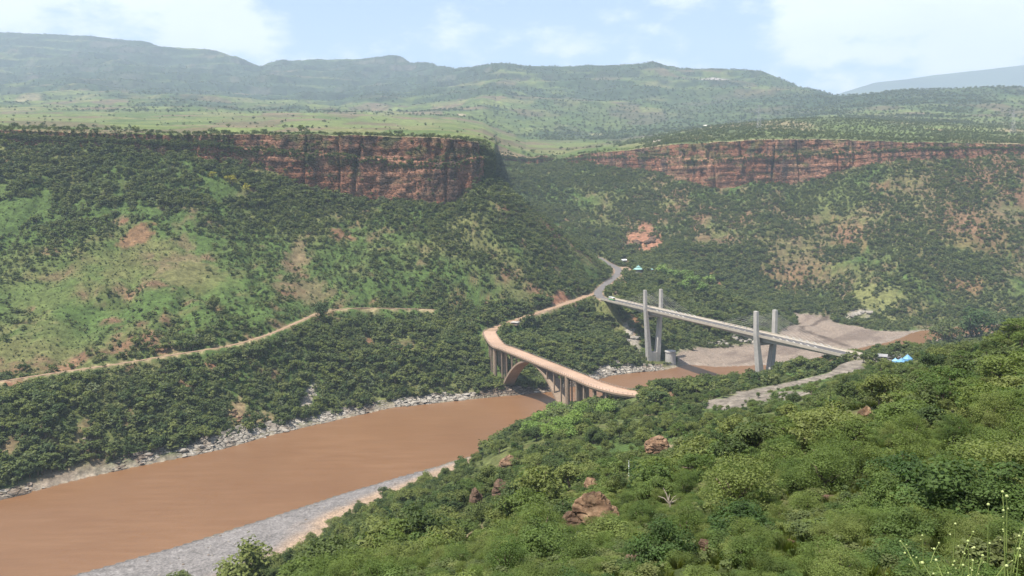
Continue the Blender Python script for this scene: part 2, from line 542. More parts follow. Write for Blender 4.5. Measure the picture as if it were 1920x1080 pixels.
# ------------------------------------------------------------------ colours of the ground
GRASS, DRY, SOIL, RED = np.array([.052, .080, .021]), np.array([.092, .094, .034]), np.array([.125, .092, .050]), np.array([.160, .080, .048])
GREY, SAND, FANC, WHITE = np.array([.170, .156, .146]), np.array([.26, .185, .125]), np.array([.185, .145, .112]), np.array([.27, .235, .19])
TERR = np.array([.165, .140, .112])
# bare patches and meadows: pixel centre, half sizes in pixels, colour, strength
PATCH = [
 (262,440,26,28,RED,.75),(345,455,22,16,SOIL,.7),(340,500,60,35,SOIL,.8),(550,500,26,26,SOIL,.8),(640,438,26,10,RED,.8),(790,492,14,8,SOIL,.8),(370,520,70,35,DRY,.8),(560,540,60,24,SOIL,.7),
 (560,470,18,30,SOIL,.8),(230,415,14,8,RED,.9),(760,630,40,16,DRY,.8),(690,640,16,8,RED,.8),
 (60,560,120,60,GRASS*1.08,.6),(330,590,120,40,GRASS*1.08,.6),(150,620,120,30,GRASS*1.05,.5),(450,560,70,28,GRASS*1.2,.7),
 (1205,448,32,20,RED*1.35,1.3),(1210,425,14,12,RED*1.25,1),(1590,440,40,34,RED,1),(1620,400,20,14,SOIL*1.1,.9),(1480,520,70,18,RED,.8),(1820,430,70,50,RED,.8),(1700,350,60,14,SOIL*.9,.7),(1880,400,40,30,SOIL,.8),
 (1810,535,40,14,RED*1.1,1),(1645,350,18,10,RED,.9),(1560,370,60,22,DRY,.7),(1440,470,90,30,DRY,.7),(1350,545,18,16,RED*1.2,1),(1500,470,80,40,SOIL*.85,.6),(1720,470,90,50,DRY,.7),(1640,560,46,40,DRY*1.3,1),(1610,590,30,14,WHITE*.8,.9),(1670,600,40,12,DRY*1.4,.9),
 (1060,560,16,10,RED,1),(1042,568,20,8,RED,1),(1160,520,14,16,SAND,.9),(1175,505,10,10,SAND,1),(1150,540,10,10,SAND,.9),(1240,590,60,14,SOIL,.7),
 (1185,625,16,34,WHITE*.95,1),(1190,600,12,14,RED,.8),
 (440,775,16,28,SOIL*1.5,1),(580,740,8,26,WHITE*.85,1),(30,825,16,22,SOIL*1.3,1),(395,685,14,8,RED,1),(25,720,24,6,RED,1),(150,812,12,30,SOIL*1.2,.8),(245,785,14,20,SOIL*1.1,.8),(770,650,30,10,SOIL,.6),(500,790,24,14,SOIL*1.3,.8),(615,775,16,8,WHITE*.8,.8),
 (1232,835,24,18,SAND*1.05,1.2),(1215,848,14,8,SAND,1),(1620,775,20,22,SOIL*1.35,1),(1595,790,22,8,SOIL*1.2,.8),(955,868,18,10,SAND,1),(905,985,40,26,DRY*1.25,1),(1108,905,14,14,SOIL*1.4,1),(1315,810,18,8,SOIL*1.3,.8),(1660,668,40,10,GREY,.9),(880,1010,24,20,SAND*.9,.8),
 (1450,745,62,16,TERR,1.2),(1360,762,50,14,TERR,1.1),(1590,692,36,14,TERR,1.1),(1530,705,36,12,GRASS*1.5,1),(1400,725,30,10,GRASS*1.15,.8),(1480,700,40,10,GRASS*1.4,.9),(1175,915,20,8,DRY*1.2,.8),(1070,920,30,10,DRY*1.2,.7),(1800,660,20,10,SOIL*1.3,.9),(1500,860,60,16,DRY,.6),
]
_PW = []
for cx, cy, rx, ry, col, st in PATCH:
    if cx > 1250 and cy < 560:
        st, rx = st * .62, rx * .85
    g = ground(cx, cy)
    ga, gb = ground(cx, cy - ry * .7), ground(cx, cy + ry * .7)
    if g is None:
        continue
    rxm = rx * g[1] / FPX
    rym = 0.7 * abs(ga[1] - gb[1]) if ga is not None and gb is not None else rxm
    _PW.append((g[0], g[1], rxm, float(np.clip(rym, rxm * 0.6, rxm * 5)), col, st))
FAN = np.array([tuple(at_z(a, b, 5)[:2]) for a, b in [(1262, 668), (1300, 655), (1340, 648), (1425, 642), (1470, 612), (1492, 598), (1486, 586), (1552, 590), (1572, 603), (1640, 614), (1740, 612), (1800, 605), (1920, 596), (2100, 590), (2150, 612), (1800, 630), (1740, 640), (1660, 660), (1540, 680), (1420, 692), (1330, 692)]])
STREAM = [tuple(at_z(a, b, 5)[:2]) for a, b in [(1552, 580), (1545, 596), (1505, 607), (1503, 612), (1560, 632), (1600, 643), (1660, 652)]]
BARP = np.array(NEAR[:len(NEAR_PX)] + BAR[::-1])

def ground_info(x, y):
    """colour of the ground and how much grows there (1 = full, 0 = bare)"""
    sh = x.shape
    n1, n2, n3 = fbm(x, y, 70, 4, 101), fbm(x, y, 16, 4, 117), fbm(x, y, 220, 3, 131)
    n4 = fbm(x, y, 5, 3, 151)
    col = GRASS + (DRY - GRASS) * smooth(-.25, .45, n1 + .35 * n2)[..., None]
    right = smooth(900, 1000, y + 0.35 * (x - 300)) * smooth(60, 260, x)
    s = smooth(.05, .5, n2 + .4 * n3 - .12 + .42 * right - .25 * (1 - smooth(200, 420, y)))
    col = col + (SOIL * .9 - col) * (.85 * s)[..., None]
    r = smooth(.15, .5, n3 * .6 + n2 * .6) * smooth(380, 480, y)
    col = col + (RED * .9 - col) * (.6 * r * s)[..., None]
    col = col * (1 + .22 * n4)[..., None]
    grow = np.ones(sh) - .25 * s
    for cx, cy, rx, ry, c, st in _PW:
        q = np.hypot((x - cx) / rx, (y - cy) / ry) + .85 * n2 + .5 * n4
        w = np.clip(st * (1 - smooth(.65, 1.15, q)), 0, 1)
        col = col + (c * (1 + .2 * n4)[..., None] - col) * w[..., None]
        grow = grow * (1 - w * (.93 if c[0] > c[1] * 1.12 or c is GREY or c is TERR or abs(c[0] - c[2]) < .03 else .72))
    # river side
    sd = poly_sdf(x, y, RIVER)
    f = poly_sdf(x, y, FAN) + 5 * n2
    w = 1 - smooth(-3, 3, f)
    fc = FANC * (1 + .12 * n2 + .1 * n4)[..., None]
    col = col + (fc - col) * w[..., None]
    grow = grow * (1 - w)
    ds, _ = line_dist(x, y, STREAM)
    ws = (1 - smooth(1.5, 5.5, ds + 3 * n2)) * w
    col = col + (np.array([.062, .045, .034]) - col) * (.85 * ws)[..., None]
    bars = smooth(.18, .42, fbm(x * .7 + y * .5, (y - x) * 2.0, 60, 4, 161)) * w
    col = col + (np.array([.105, .078, .062]) - col) * (.6 * bars)[..., None]
    b = poly_sdf(x, y, BARP) + 3 * n2
    w = 1 - smooth(-2, 4, b)
    inner, _ = line_dist(x, y, BAR)
    sandy = smooth(0, 1, (17 - inner) / 12 + .9 * n1 + .5 * n2)
    bc = GREY * .92 * (1 + .18 * n4 + .1 * n2)[..., None]
    bc = bc + (SAND * (1 + .1 * n4)[..., None] - bc) * (sandy * .95)[..., None]
    bc = bc * (1 - .35 * (1 - smooth(0.5, 3.5, -(-sd))))[..., None]
    col = col + (bc - col) * w[..., None]
    grow = grow * (1 - w)
    w = 1 - smooth(0, 9 + 5 * n2, sd)
    wet = np.array([.21, .17, .135]) * (1 + .3 * n4)[..., None]
    side = (1 - smooth(.4, .6, w * 0 + (poly_sdf(x, y, BARP) < 6)))
    col = col + (wet - col) * (w * side * .8)[..., None]
    grow = grow * smooth(2, 9, sd)
    for pts, hw, soft in ROADS:
        d, _ = line_dist(x, y, pts)
        w = 1 - smooth(hw * .9, hw * 1.35, d + .8 * n4)
        pc = TERR if pts is ROAD_NEW_HEAD else SAND * .85 if pts is not PATH else np.array([.23, .175, .10])
        col = col + (pc * (1 + .15 * n4)[..., None] - col) * w[..., None]
        grow = grow * smooth(hw * 1.1, hw * 1.1 + 2.5, d)
    return np.clip(col, .005, .9), np.clip(grow, 0, 1), sd

def mat_ground(name, fine=1.0, bumpd=.35):
    t = NT(name)
    p = t.pos()
    c = t.n('ShaderNodeVertexColor', layer_name='Col').outputs['Color']
    a = t.ramp(t.noise(.9 * fine, p, 7, .65), [(.25, .55), (.75, 1.45)])
    a = t.mix(1.0, a, t.ramp(t.noise(.24 * fine, p, 4, .6), [(.34, .62), (.66, 1.38)]), 'MULTIPLY')
    b = t.ramp(t.noise(.07 * fine, p, 5, .6), [(.3, .8), (.7, 1.2)])
    col = t.mix(1.0, t.mix(1.0, c, a, 'MULTIPLY'), b, 'MULTIPLY')
    return t.finish(col, .95, t.bump(t.noise(.6 * fine, p, 8, .7), .7, bumpd), .1)
M_GROUND = mat_ground('hillside_ground')

# valley sheet: a fan of rows spreading from behind the camera out to the foot of the cliffs
PIV = np.array([0.0, -60.0])
NU, NV = 720, 560
_pxs = np.linspace(-420, 2350, 900)
_rt, _rf, _ry = rim(_pxs)
FOOT = at_y(_pxs, _rf, _ry - 2.0)
_ang = np.arctan2(FOOT[:, 0] - PIV[0], FOOT[:, 1] - PIV[1])
_rad = np.hypot(FOOT[:, 0] - PIV[0], FOOT[:, 1] - PIV[1])
_o = np.argsort(_ang)
th = np.linspace(math.radians(-44), math.radians(44), NU)
rmax = np.interp(th, _ang[_o], _rad[_o]) + 14.0
_w = 16                                          # widen then soften the step at the nose of the first cliff
_mx = np.array([np.pad(rmax, _w, 'edge')[i:i + 2 * _w + 1].max() for i in range(NU)])
rmax = np.convolve(np.pad(_mx, _w, 'edge'), np.ones(2 * _w + 1) / (2 * _w + 1), 'valid')
v = np.linspace(0, 1, NV)
R = np.exp(np.log(36.0) + (np.log(rmax)[:, None] - math.log(36.0)) * v[None, :])
AX, AY = PIV[0] + np.sin(th)[:, None] * R, PIV[1] + np.cos(th)[:, None] * R
AZ = zA(AX, AY)
ACOL, AGROW, ASD = ground_info(AX, AY)
af = grid_faces(NU, NV)
cxm = AX.ravel()[af].mean(1)
cym = AY.ravel()[af].mean(1)
isbar = poly_sdf(cxm, cym, BARP) < 0
isfan = (poly_sdf(cxm, cym, FAN) < 0) & ~isbar
allv = np.stack([AX, AY, AZ], -1).reshape(-1, 3)
def sub_sheet(name, mask, mat):
    f = af[mask]
    used, inv = np.unique(f, return_inverse=True)
    o = mesh_obj(name, allv[used], inv.reshape(f.shape), mat, None, True, ACOL.reshape(-1, 3)[used])
    return tag(o, kind='structure')
M_GRAVEL = mat_ground('river_gravel', 5.0, .06)
sub_sheet('hillside', ~isbar & ~isfan, M_GROUND)
sub_sheet('gravel_bar', isbar, M_GRAVEL)
sub_sheet('gravel_fan', isfan, M_GRAVEL)

# water
t = NT('muddy_water')
p = t.pos()
st = t.n('ShaderNodeMapping', {'Vector': p, 'Rotation': (0, 0, math.radians(-28)), 'Scale': (.03, .22, .1)}).outputs[0]
c1 = t.noise(1.0, st, 6, .6)
c2 = t.noise(.012, p, 3, .5)
col = t.ramp(t.mul(t.mul(c1, c2, 'ADD'), .5), [(.36, (.142, .070, .030)), (.5, (.162, .083, .037)), (.66, (.190, .101, .048))])
rip = t.mul(t.mul(t.noise(.55, p, 5, .6), t.noise(2.1, p, 3, .5), 'ADD'), 1.0)
M_WATER = t.finish(col, .32, t.bump(rip, .5, .16), .3)
wx = np.linspace(-420, 1300, 90)
wy = np.linspace(120, 1000, 60)
WX, WY = np.meshgrid(wx, wy, indexing='ij')
tag(mesh_obj('river', np.stack([WX, WY, np.zeros_like(WX)], -1).reshape(-1, 3), grid_faces(90, 60), M_WATER), kind='structure')
# ================================================================== cliffs
# columns along the rim, about a metre and a half apart on the faces
_d = np.linspace(-420, 2350, 6000)
_t, _f2, _y = rim(_d)
_k = at_y(_d, _t, _y)
_seg = np.minimum(np.hypot(np.diff(_k[:, 0]), np.diff(_k[:, 1])), 3.0)
_arc = np.r_[0, np.cumsum(_seg)]
NC = 1500
CPX = np.interp(np.linspace(0, _arc[-1], NC), _arc, _d)
nose = np.exp(-((CPX - 935) / 60) ** 2)
_t, _f2, _y = rim(CPX)
_ker = np.hanning(13) / np.hanning(13).sum()
def _sm(a):
    return np.convolve(np.pad(a, 6, 'edge'), _ker, 'valid')
# a ragged edge on the rim
_t = _t + 1.6 * fbm(CPX, CPX * 0, 34, 4, 71) + .8 * fbm(CPX, CPX * 0, 7, 3, 72)
_head = smooth(940, 965, CPX) * (1 - smooth(1080, 1120, CPX))
_t = _t + _head * (7 * fbm(CPX, CPX * 0, 46, 3, 73) + 4 * fbm(CPX, CPX * 0, 12, 3, 74) + 2)
TOPP = at_y(CPX, _t, _sm(_y) + _head * 40 * fbm(CPX, CPX * 0, 30, 3, 75))
FOOTP = at_y(CPX, _f2, _sm(_y) - 3.0 + _head * 40 * fbm(CPX, CPX * 0, 30, 3, 75))
tan = np.gradient(np.stack([_sm(TOPP[:, 0]), _sm(TOPP[:, 1])], -1), axis=0)
tan /= np.linalg.norm(tan, axis=1)[:, None]
nor = np.stack([tan[:, 1], -tan[:, 0]], -1)              # towards the river
S_ARC = np.r_[0, np.cumsum(np.hypot(np.diff(TOPP[:, 0]), np.diff(TOPP[:, 1])))]
NR = 74
h = np.linspace(-.18, 1, NR)
CZ = FOOTP[:, None, 2] + (TOPP[:, None, 2] - FOOTP[:, None, 2]) * h[None, :]
CXY = FOOTP[:, None, :2] + (TOPP[:, None, :2] - FOOTP[:, None, :2]) * h[None, :, None]
S2 = np.repeat(S_ARC[:, None], NR, 1)
hgt = np.maximum(TOPP[:, 2] - FOOTP[:, 2], 3)[:, None]
amp = np.clip(hgt / 45, .12, 1) * (1 - .85 * np.exp(-((CPX - 930) / 14) ** 2))[:, None]
lay = (CZ + 5.0 * fbm(S2, CZ * 0, 90, 3, 83)) / 5.6
li = np.floor(lay)
lf = lay - li
off_l = _hash(li, li * 0, li * 0, 5) * 2.0 - 1.0
bw = 7.0 + 6.0 * _hash(li, li * 0 + 3, li * 0, 6)
bi = np.floor(S2 / bw + 7.7 * off_l + .6 * fbm(S2, CZ, 9, 2, 84))
bf = S2 / bw + 7.7 * off_l - bi
off_b = _hash(bi, li, li * 0, 7) * 2 - 1
joint = 1 - smooth(0.0, .16, np.minimum(lf, 1 - lf))
# deep vertical clefts that keep to one place through the layers
cl = np.abs(fbm(S2, CZ * .12, 26, 3, 85))
cleft = 1 - smooth(0, .12, cl)
disp = amp * (.5 * off_l + .75 * off_b - .55 * joint + 6.0 * fbm(S2, CZ * .3, 70, 3, 86) + 1.6 * fbm(S2, CZ * .5, 7, 4, 87) + 1.8 * fbm(S2, CZ * .15, 11, 3, 89) - 4.5 * cleft + 4.5 * (1 - h[None, :]) * np.clip(h[None, :] + .2, 0, 1))
ledge = smooth(.62, .66, h)[None, :] * amp * 5.0
disp = disp - ledge + 5.0 * amp - 6.0 * nose[:, None] * np.minimum(amp * 1.2, 1)
CXY = CXY + nor[:, None, :] * disp[..., None]
CV = np.stack([CXY[..., 0], CXY[..., 1], CZ + amp * .8 * fbm(S2, CZ, 14, 3, 88)], -1)
# colour of the rock: red sandstone, weathered grey-black on the old faces, fresh where it broke away
rs = np.array([.185, .084, .048])
rp = np.array([.255, .132, .082])
rd = np.array([.062, .044, .034])
ry_ = np.array([.190, .122, .070])
k1 = smooth(-.3, .4, fbm(S2, CZ * 1.3, 24, 4, 91))
cc = rs + (rp - rs) * k1[..., None]
cc = cc + (ry_ - cc) * (.7 * smooth(.15, .5, fbm(S2, CZ * 3, 30, 3, 92)))[..., None]
cc = cc * (1 + .10 * off_l + .10 * off_b)[..., None]
strk = smooth(.0, .42, fbm(S2 * 1.0, CZ * .22, 8, 4, 93) + .35 * fbm(S2, CZ, 60, 2, 94) + .25 * (h[None, :] - .45))
cc = cc + (rd - cc) * (.85 * strk)[..., None]
GREENR = np.array([.075, .09, .03])
mossy = smooth(.25, .55, fbm(S2, CZ * 2.2, 18, 4, 95) + .3 * ledge / 5)
cc = cc + (GREENR - cc) * (.6 * mossy)[..., None]
cc = cc * (1 + .30 * smooth(1050, 1250, CPX))[:, None, None]
cc = np.clip(cc, .01, .8)
t = NT('cliff_rock')
p = t.pos()
c = t.n('ShaderNodeVertexColor', layer_name='Col').outputs['Color']
sq = t.n('ShaderNodeMapping', {'Vector': p, 'Scale': (.25, .25, 1.4)}).outputs[0]
a = t.ramp(t.noise(.8, sq, 8, .68), [(.25, .55), (.75, 1.45)])
b = t.ramp(t.noise(.5, p, 6, .6), [(.3, .75), (.7, 1.25)])
vq = t.n('ShaderNodeMapping', {'Vector': t.n('ShaderNodeVectorMath', {0: p, 1: t.n('ShaderNodeTexNoise', {'Vector': p, 'Scale': .25, 'Detail': 4}).outputs['Color']}, operation='ADD').outputs[0], 'Scale': (.22, .22, .42)}).outputs[0]
vo = t.n('ShaderNodeTexVoronoi', {'Vector': vq, 'Scale': 1.0, 'Randomness': .9}, feature='DISTANCE_TO_EDGE').outputs['Distance']
crk = t.n('ShaderNodeMapRange', {'Value': vo, 'From Max': .10}).outputs[0]
hh = t.mul(t.mul(crk, 1.3), t.noise(.9, sq, 8, .7), 'ADD')
M_CLIFF = t.finish(t.mix(1.0, t.mix(1.0, c, a, 'MULTIPLY'), b, 'MULTIPLY'), .92, t.bump(hh, 1.0, 1.1), .12)
ksplit = int(np.argmin(np.abs(CPX - 955)))
def cliff(name, a, b):
    g = CV[a:b]
    return tag(mesh_obj(name, g.reshape(-1, 3), grid_faces(b - a, NR), M_CLIFF, None, False, cc[a:b].reshape(-1, 3)), kind='structure')
cliff('cliff', 0, ksplit + 1)
cliff('cliff', ksplit, NC)

# ================================================================== plateau, foothills and mountains behind the rim
# per column: (pixel row, distance) from the rim out to the skyline
COLS = {
 -420: [(222,1500),(200,2300),(185,3200),(160,4200),(125,5200),(95,6200),(70,7000)],
 0: [(228,1400),(211,2300),(192,3200),(168,4200),(132,5200),(95,6200),(62,7000)],
 80: [(228,1400),(211,2300),(192,3200),(168,4200),(132,5200),(95,6200),(62,7000)],
 150: [(230,1400),(212,2300),(193,3200),(168,4200),(134,5200),(99,6200),(70,7000)],
 280: [(236,1400),(214,2300),(195,3200),(170,4200),(138,5200),(106,6000),(80,6800)],
 310: [(237,1400),(214,2300),(196,3200),(172,4200),(142,5200),(112,6000),(90,6700)],
 400: [(239,1300),(216,2300),(198,3200),(175,4200),(148,5200),(120,6000),(97,6600)],
 450: [(240,1300),(217,2300),(200,3200),(178,4200),(152,5200),(128,6000),(110,6500)],
 492: [(240,1300),(218,2200),(200,3200),(180,4200),(156,5200),(136,6000),(126,6500)],
 510: [(240,1300),(218,2200),(200,3200),(180,4200),(155,5200),(133,6000),(116,6500)],
 600: [(241,1300),(219,2200),(201,3200),(182,4200),(156,5200),(132,6000),(112,6500)],
 715: [(243,1300),(222,2200),(203,3200),(184,4200),(158,5200),(132,6000),(110,6500)],
 745: [(243,1300),(222,2200),(203,3200),(185,4200),(158,5200),(130,6000),(107,6500)],
 772: [(244,1300),(223,2200),(204,3200),(186,4200),(160,5200),(138,5900),(121,6400)],
 810: [(245,1250),(225,2100),(206,3100),(188,4000),(164,4900),(142,5600),(121,6100)],
 855: [(248,1200),(232,2000),(212,2800),(193,3600),(170,4400),(150,5000),(133,5600)],
 905: [(257,1180),(244,1900),(226,2600),(202,3200),(172,3900),(148,4600),(126,5200)],
 940: [(276,1180),(262,1800),(246,2500),(218,3050),(182,3600),(150,4300),(119,5000)],
 985: [(284,1650),(269,2100),(254,2600),(225,3050),(188,3600),(155,4300),(125,5000)],
 1050: [(283,1750),(270,2200),(257,2650),(230,3000),(195,3500),(160,4200),(128,5000)],
 1110: [(278,1700),(268,2200),(258,2650),(232,3000),(197,3500),(160,4200),(125,5000)],
 1160: [(275,1650),(268,2150),(256,2600),(232,3000),(197,3500),(160,4200),(124,5000)],
 1225: [(264,1550),(258,1950),(252,2500),(232,3000),(197,3500),(160,4200),(121,5000)],
 1252: [(260,1540),(252,1900),(250,2450),(232,3000),(198,3500),(162,4200),(130,5000)],
 1320: [(250,1560),(240,1900),(244,2450),(230,3000),(198,3500),(164,4200),(132,4950)],
 1400: [(243,1560),(231,1900),(238,2450),(222,3000),(195,3500),(164,4200),(135,4850)],
 1448: [(240,1560),(227,1900),(232,2450),(218,3000),(194,3500),(168,4100),(146,4700)],
 1475: [(240,1560),(225,1900),(229,2450),(216,3000),(194,3450),(172,4000),(157,4500)],
 1560: [(241,1560),(222,1900),(224,2400),(212,2900),(198,3300),(187,3700),(178,4100)],
 1620: [(243,1540),(225,1880),(224,2350),(212,2750),(198,3100),(186,3500),(177,3900)],
 1700: [(248,1500),(231,1850),(226,2300),(212,2650),(196,3000),(182,3400),(168,3800)],
 1780: [(250,1500),(234,1850),(226,2300),(211,2650),(195,3000),(182,3400),(169,3700)],
 1850: [(252,1500),(236,1850),(226,2300),(210,2650),(194,3000),(180,3350),(167,3650)],
 1920: [(254,1500),(237,1850),(226,2300),(210,2650),(193,3000),(179,3350),(165,3650)],
 2350: [(256,1500),(240,1850),(226,2300),(210,2650),(190,3000),(172,3350),(155,3650)],
}
ck = np.array(sorted(COLS), float)
tab = np.array([COLS[int(k)] for k in ck], float)                     # cols x 7 x 2
PYT = np.stack([np.interp(CPX, ck, tab[:, j, 0]) for j in range(7)], 1)
YT = np.stack([np.interp(CPX, ck, tab[:, j, 1]) for j in range(7)], 1)
TOPV = CV[:, -1, :]
for j in range(7):
    YT[:, j] = np.maximum(YT[:, j], TOPV[:, 1] + 90.0 * (j + 1))
zr = np.array([at_y(CPX, PYT[:, j], YT[:, j])[:, 2] for j in range(7)]).T
dx = ray(CPX, CPX * 0 + 200.0)
ux = dx[:, 0] / dx[:, 1]                                              # sideways metres per metre of distance
Yc = np.c_[TOPV[:, 1], YT, YT[:, -1] + 500, YT[:, -1] + 1600]
Zc = np.c_[TOPV[:, 2], zr, zr[:, -1] - 130, zr[:, -1] - 700]
NM = 250
vv = np.concatenate([np.linspace(0, .5, 20, endpoint=False) ** 1.0, np.linspace(.5, 7, 205, endpoint=False), np.linspace(7, 9, 25)])
MY, MZ = np.zeros((NC, NM)), np.zeros((NC, NM))
ii = np.clip(np.floor(vv).astype(int), 0, 8)
tt = vv - ii
def hermite(K):
    d = np.zeros_like(K)
    d[:, 1:-1] = (K[:, 2:] - K[:, :-2]) / 2
    d[:, 0], d[:, -1] = K[:, 1] - K[:, 0], K[:, -1] - K[:, -2]
    a, b = K[:, ii], K[:, np.minimum(ii + 1, 9)]
    da, db = d[:, ii], d[:, np.minimum(ii + 1, 9)]
    T = tt[None]
    return (2 * T**3 - 3 * T**2 + 1) * a + (T**3 - 2 * T**2 + T) * da + (-2 * T**3 + 3 * T**2) * b + (T**3 - T**2) * db
MY = Yc[:, ii] + (Yc[:, np.minimum(ii + 1, 9)] - Yc[:, ii]) * tt[None]
MZ = hermite(Zc)
MX0 = TOPV[:, 0] + 0
MX = TOPV[:, 0][:, None] + (ux[:, None] * MY - TOPV[:, 0][:, None]) * smooth(0, .25, vv)[None]
dr = MY - TOPV[:, 1][:, None]
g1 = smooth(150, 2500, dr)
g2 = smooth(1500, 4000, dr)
rid = 1 - np.abs(fbm(MX, MY, 900, 4, 201)) * 2
skyfade = 1 - .75 * np.exp(-((vv - 7) / .5) ** 2)[None]
MZ = MZ + skyfade * (g1 * 16 * fbm(MX, MY, 420, 4, 202) + g2 * 60 * (rid - .55) + g2 * 22 * fbm(MX, MY, 160, 3, 203)) + g2 * 7 * fbm(MX, MY, 45, 3, 204) + smooth(30, 200, dr) * 2.0 * fbm(MX, MY, 90, 3, 205)
# benches of hard rock in the mountain sides
bn = (MZ + 30 * fbm(MX, MY, 900, 2, 206)) / 95.0
bfz = bn - np.floor(bn)
MZ = MZ + skyfade * g2 * 95 * .42 * (smooth(.30, .60, bfz) - bfz)

# colour: fields, scrub, forest
def voronoi(x, y, sx, sy, seed):
    gx, gy = x / sx, y / sy
    ix, iy = np.floor(gx), np.floor(gy)
    best, bid = np.full(x.shape, 9e9), np.zeros(x.shape)
    sec = np.full(x.shape, 9e9)
    for ox in (-1, 0, 1):
        for oy in (-1, 0, 1):
            a, b = ix + ox, iy + oy
            q = a * 0
            d = (a + _hash(a, b, q, seed) - gx) ** 2 + (b + _hash(a, b, q, seed + 1) - gy) ** 2
            w = d < best
            sec = np.where(w, best, np.minimum(sec, d))
            best = np.where(w, d, best)
            bid = np.where(w, _hash(a, b, q, seed + 2), bid)
    return bid, np.sqrt(sec) - np.sqrt(best)
wxn, wyn = MX + 60 * fbm(MX, MY, 260, 2, 211), MY + 60 * fbm(MX, MY, 260, 2, 212)
fid, fed = voronoi(wxn, wyn, 95, 150, 31)
pal = .66 * np.array([[.130, .165, .040], [.165, .195, .055], [.105, .145, .035], [.190, .190, .070], [.150, .125, .060], [.120, .155, .045], [.175, .205, .060], [.20, .155, .085]])
fcol = pal[np.minimum((fid * 8).astype(int), 7)]
hed = 1 - smooth(.02, .10, fed)
FOREST, SCRUB = np.array([.030, .048, .020]), np.array([.075, .092, .032])
fcol = fcol + (SCRUB - fcol) * (.55 * hed)[..., None]
slope = np.abs(np.gradient(MZ, axis=1)) / np.maximum(np.abs(np.gradient(MY, axis=1)), 1)
wood = smooth(-.02, .28, fbm(MX, MY, 620, 5, 221) * .9 + .45 * fbm(MX, MY, 150, 4, 222) + 1.3 * (slope - .34) * g2 + .24 * g2)
eastm = smooth(2300, 3100, MY) * smooth(-250, 500, MX - .05 * MY)
wood = np.clip(wood + .75 * eastm * smooth(.05, .4, .42 - fbm(MX, MY, 420, 4, 223)), 0, 1)
plain = (1 - smooth(1900, 3000, MY)) * (1 - smooth(330, 500, MX - .045 * MY + 0))
wood = wood * (1 - .93 * plain)
spk = smooth(.1, .5, fbm(MX, MY, 42, 3, 224))
wood = np.clip(wood + .35 * spk * g1 * (1 - wood), 0, 1)
mc = fcol + (FOREST * (1 + .5 * fbm(MX, MY, 60, 3, 225))[..., None] - fcol) * (.92 * wood)[..., None]
# scrub-covered shelf behind the far cliff
shelf = (1 - smooth(2050, 2350, MY)) * smooth(180, 300, MX)
sc_c = SCRUB * (1 + .5 * fbm(MX, MY, 40, 4, 231))[..., None]
sc_c = sc_c + (np.array([.20, .155, .085]) - sc_c) * (.8 * smooth(.12, .5, fbm(MX, MY * .6, 120, 4, 232)))[..., None]
sc_c = sc_c + (np.array([.11, .145, .04]) - sc_c) * (.7 * smooth(.1, .45, fbm(MX, MY, 200, 3, 233)))[..., None]
mc = mc + (sc_c - mc) * shelf[..., None]
# bare rock steps and a pale dry strip along the rim
rk = g2 * smooth(.55, .95, slope) * smooth(.0, .4, fbm(MX, MY, 140, 3, 241))
mc = mc + (np.array([.23, .19, .15]) - mc) * (.3 * rk)[..., None]
edge = (1 - smooth(4, 30 + 25 * fbm(MX, MY, 40, 3, 242), dr)) * smooth(-.35, .1, fbm(MX, MY, 60, 3, 243))
mc = mc + (np.array([.22, .165, .09]) - mc) * (.75 * edge)[..., None]
# quarry scars and landslips
mpx, mpy, _w = to_px(np.stack([MX, MY, MZ], -1))
for cx, cy, rx, ry, c, st in [(1328, 236, 9, 7, (.55, .50, .42), 1), (1240, 262, 26, 5, (.42, .36, .28), 1), (1215, 264, 14, 4, (.42, .36, .28), .9), (1340, 147, 26, 8, (.38, .33, .30), .8), (425, 144, 16, 5, (.33, .25, .20), .8), (866, 215, 10, 7, (.36, .28, .19), .8), (1120, 252, 18, 5, (.28, .25, .13), .6), (50, 185, 22, 10, (.26, .2, .12), .5), (1545, 215, 5, 8, (.36, .34, .24), .8), (1775, 245, 34, 3, (.33, .24, .14), .9)]:
    k = np.argmin((mpx - cx) ** 2 + (mpy - cy) ** 2 + 1e6 * (vv[None] > 7))
    x0, y0 = MX.ravel()[k], MY.ravel()[k]
    rxm = rx * y0 / FPX
    q = np.hypot((MX - x0) / rxm, (MY - y0) / (rxm * max(1.0, 3.5 * ry / rx))) + .5 * fbm(MX, MY, rxm * .8, 3, 251)
    w = st * (1 - smooth(.6, 1.1, q))
    mc = mc + (np.array(c) - mc) * w[..., None]
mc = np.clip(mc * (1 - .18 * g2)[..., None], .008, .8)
MV = np.stack([MX, MY, MZ], -1)
M_FAR = mat_ground('far_slopes', .16, 2.0)
M_PLAT = mat_ground('plateau_ground', .5, .5)
rsplit = int(np.searchsorted(vv, 2.0))
def msheet(name, c0, c1, r0, r1, mat):
    g = MV[c0:c1, r0:r1]
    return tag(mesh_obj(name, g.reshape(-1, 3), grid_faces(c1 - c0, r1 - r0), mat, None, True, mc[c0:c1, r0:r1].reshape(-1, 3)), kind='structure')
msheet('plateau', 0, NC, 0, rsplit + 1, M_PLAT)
msheet('mountains', 0, NC, rsplit, NM, M_FAR)

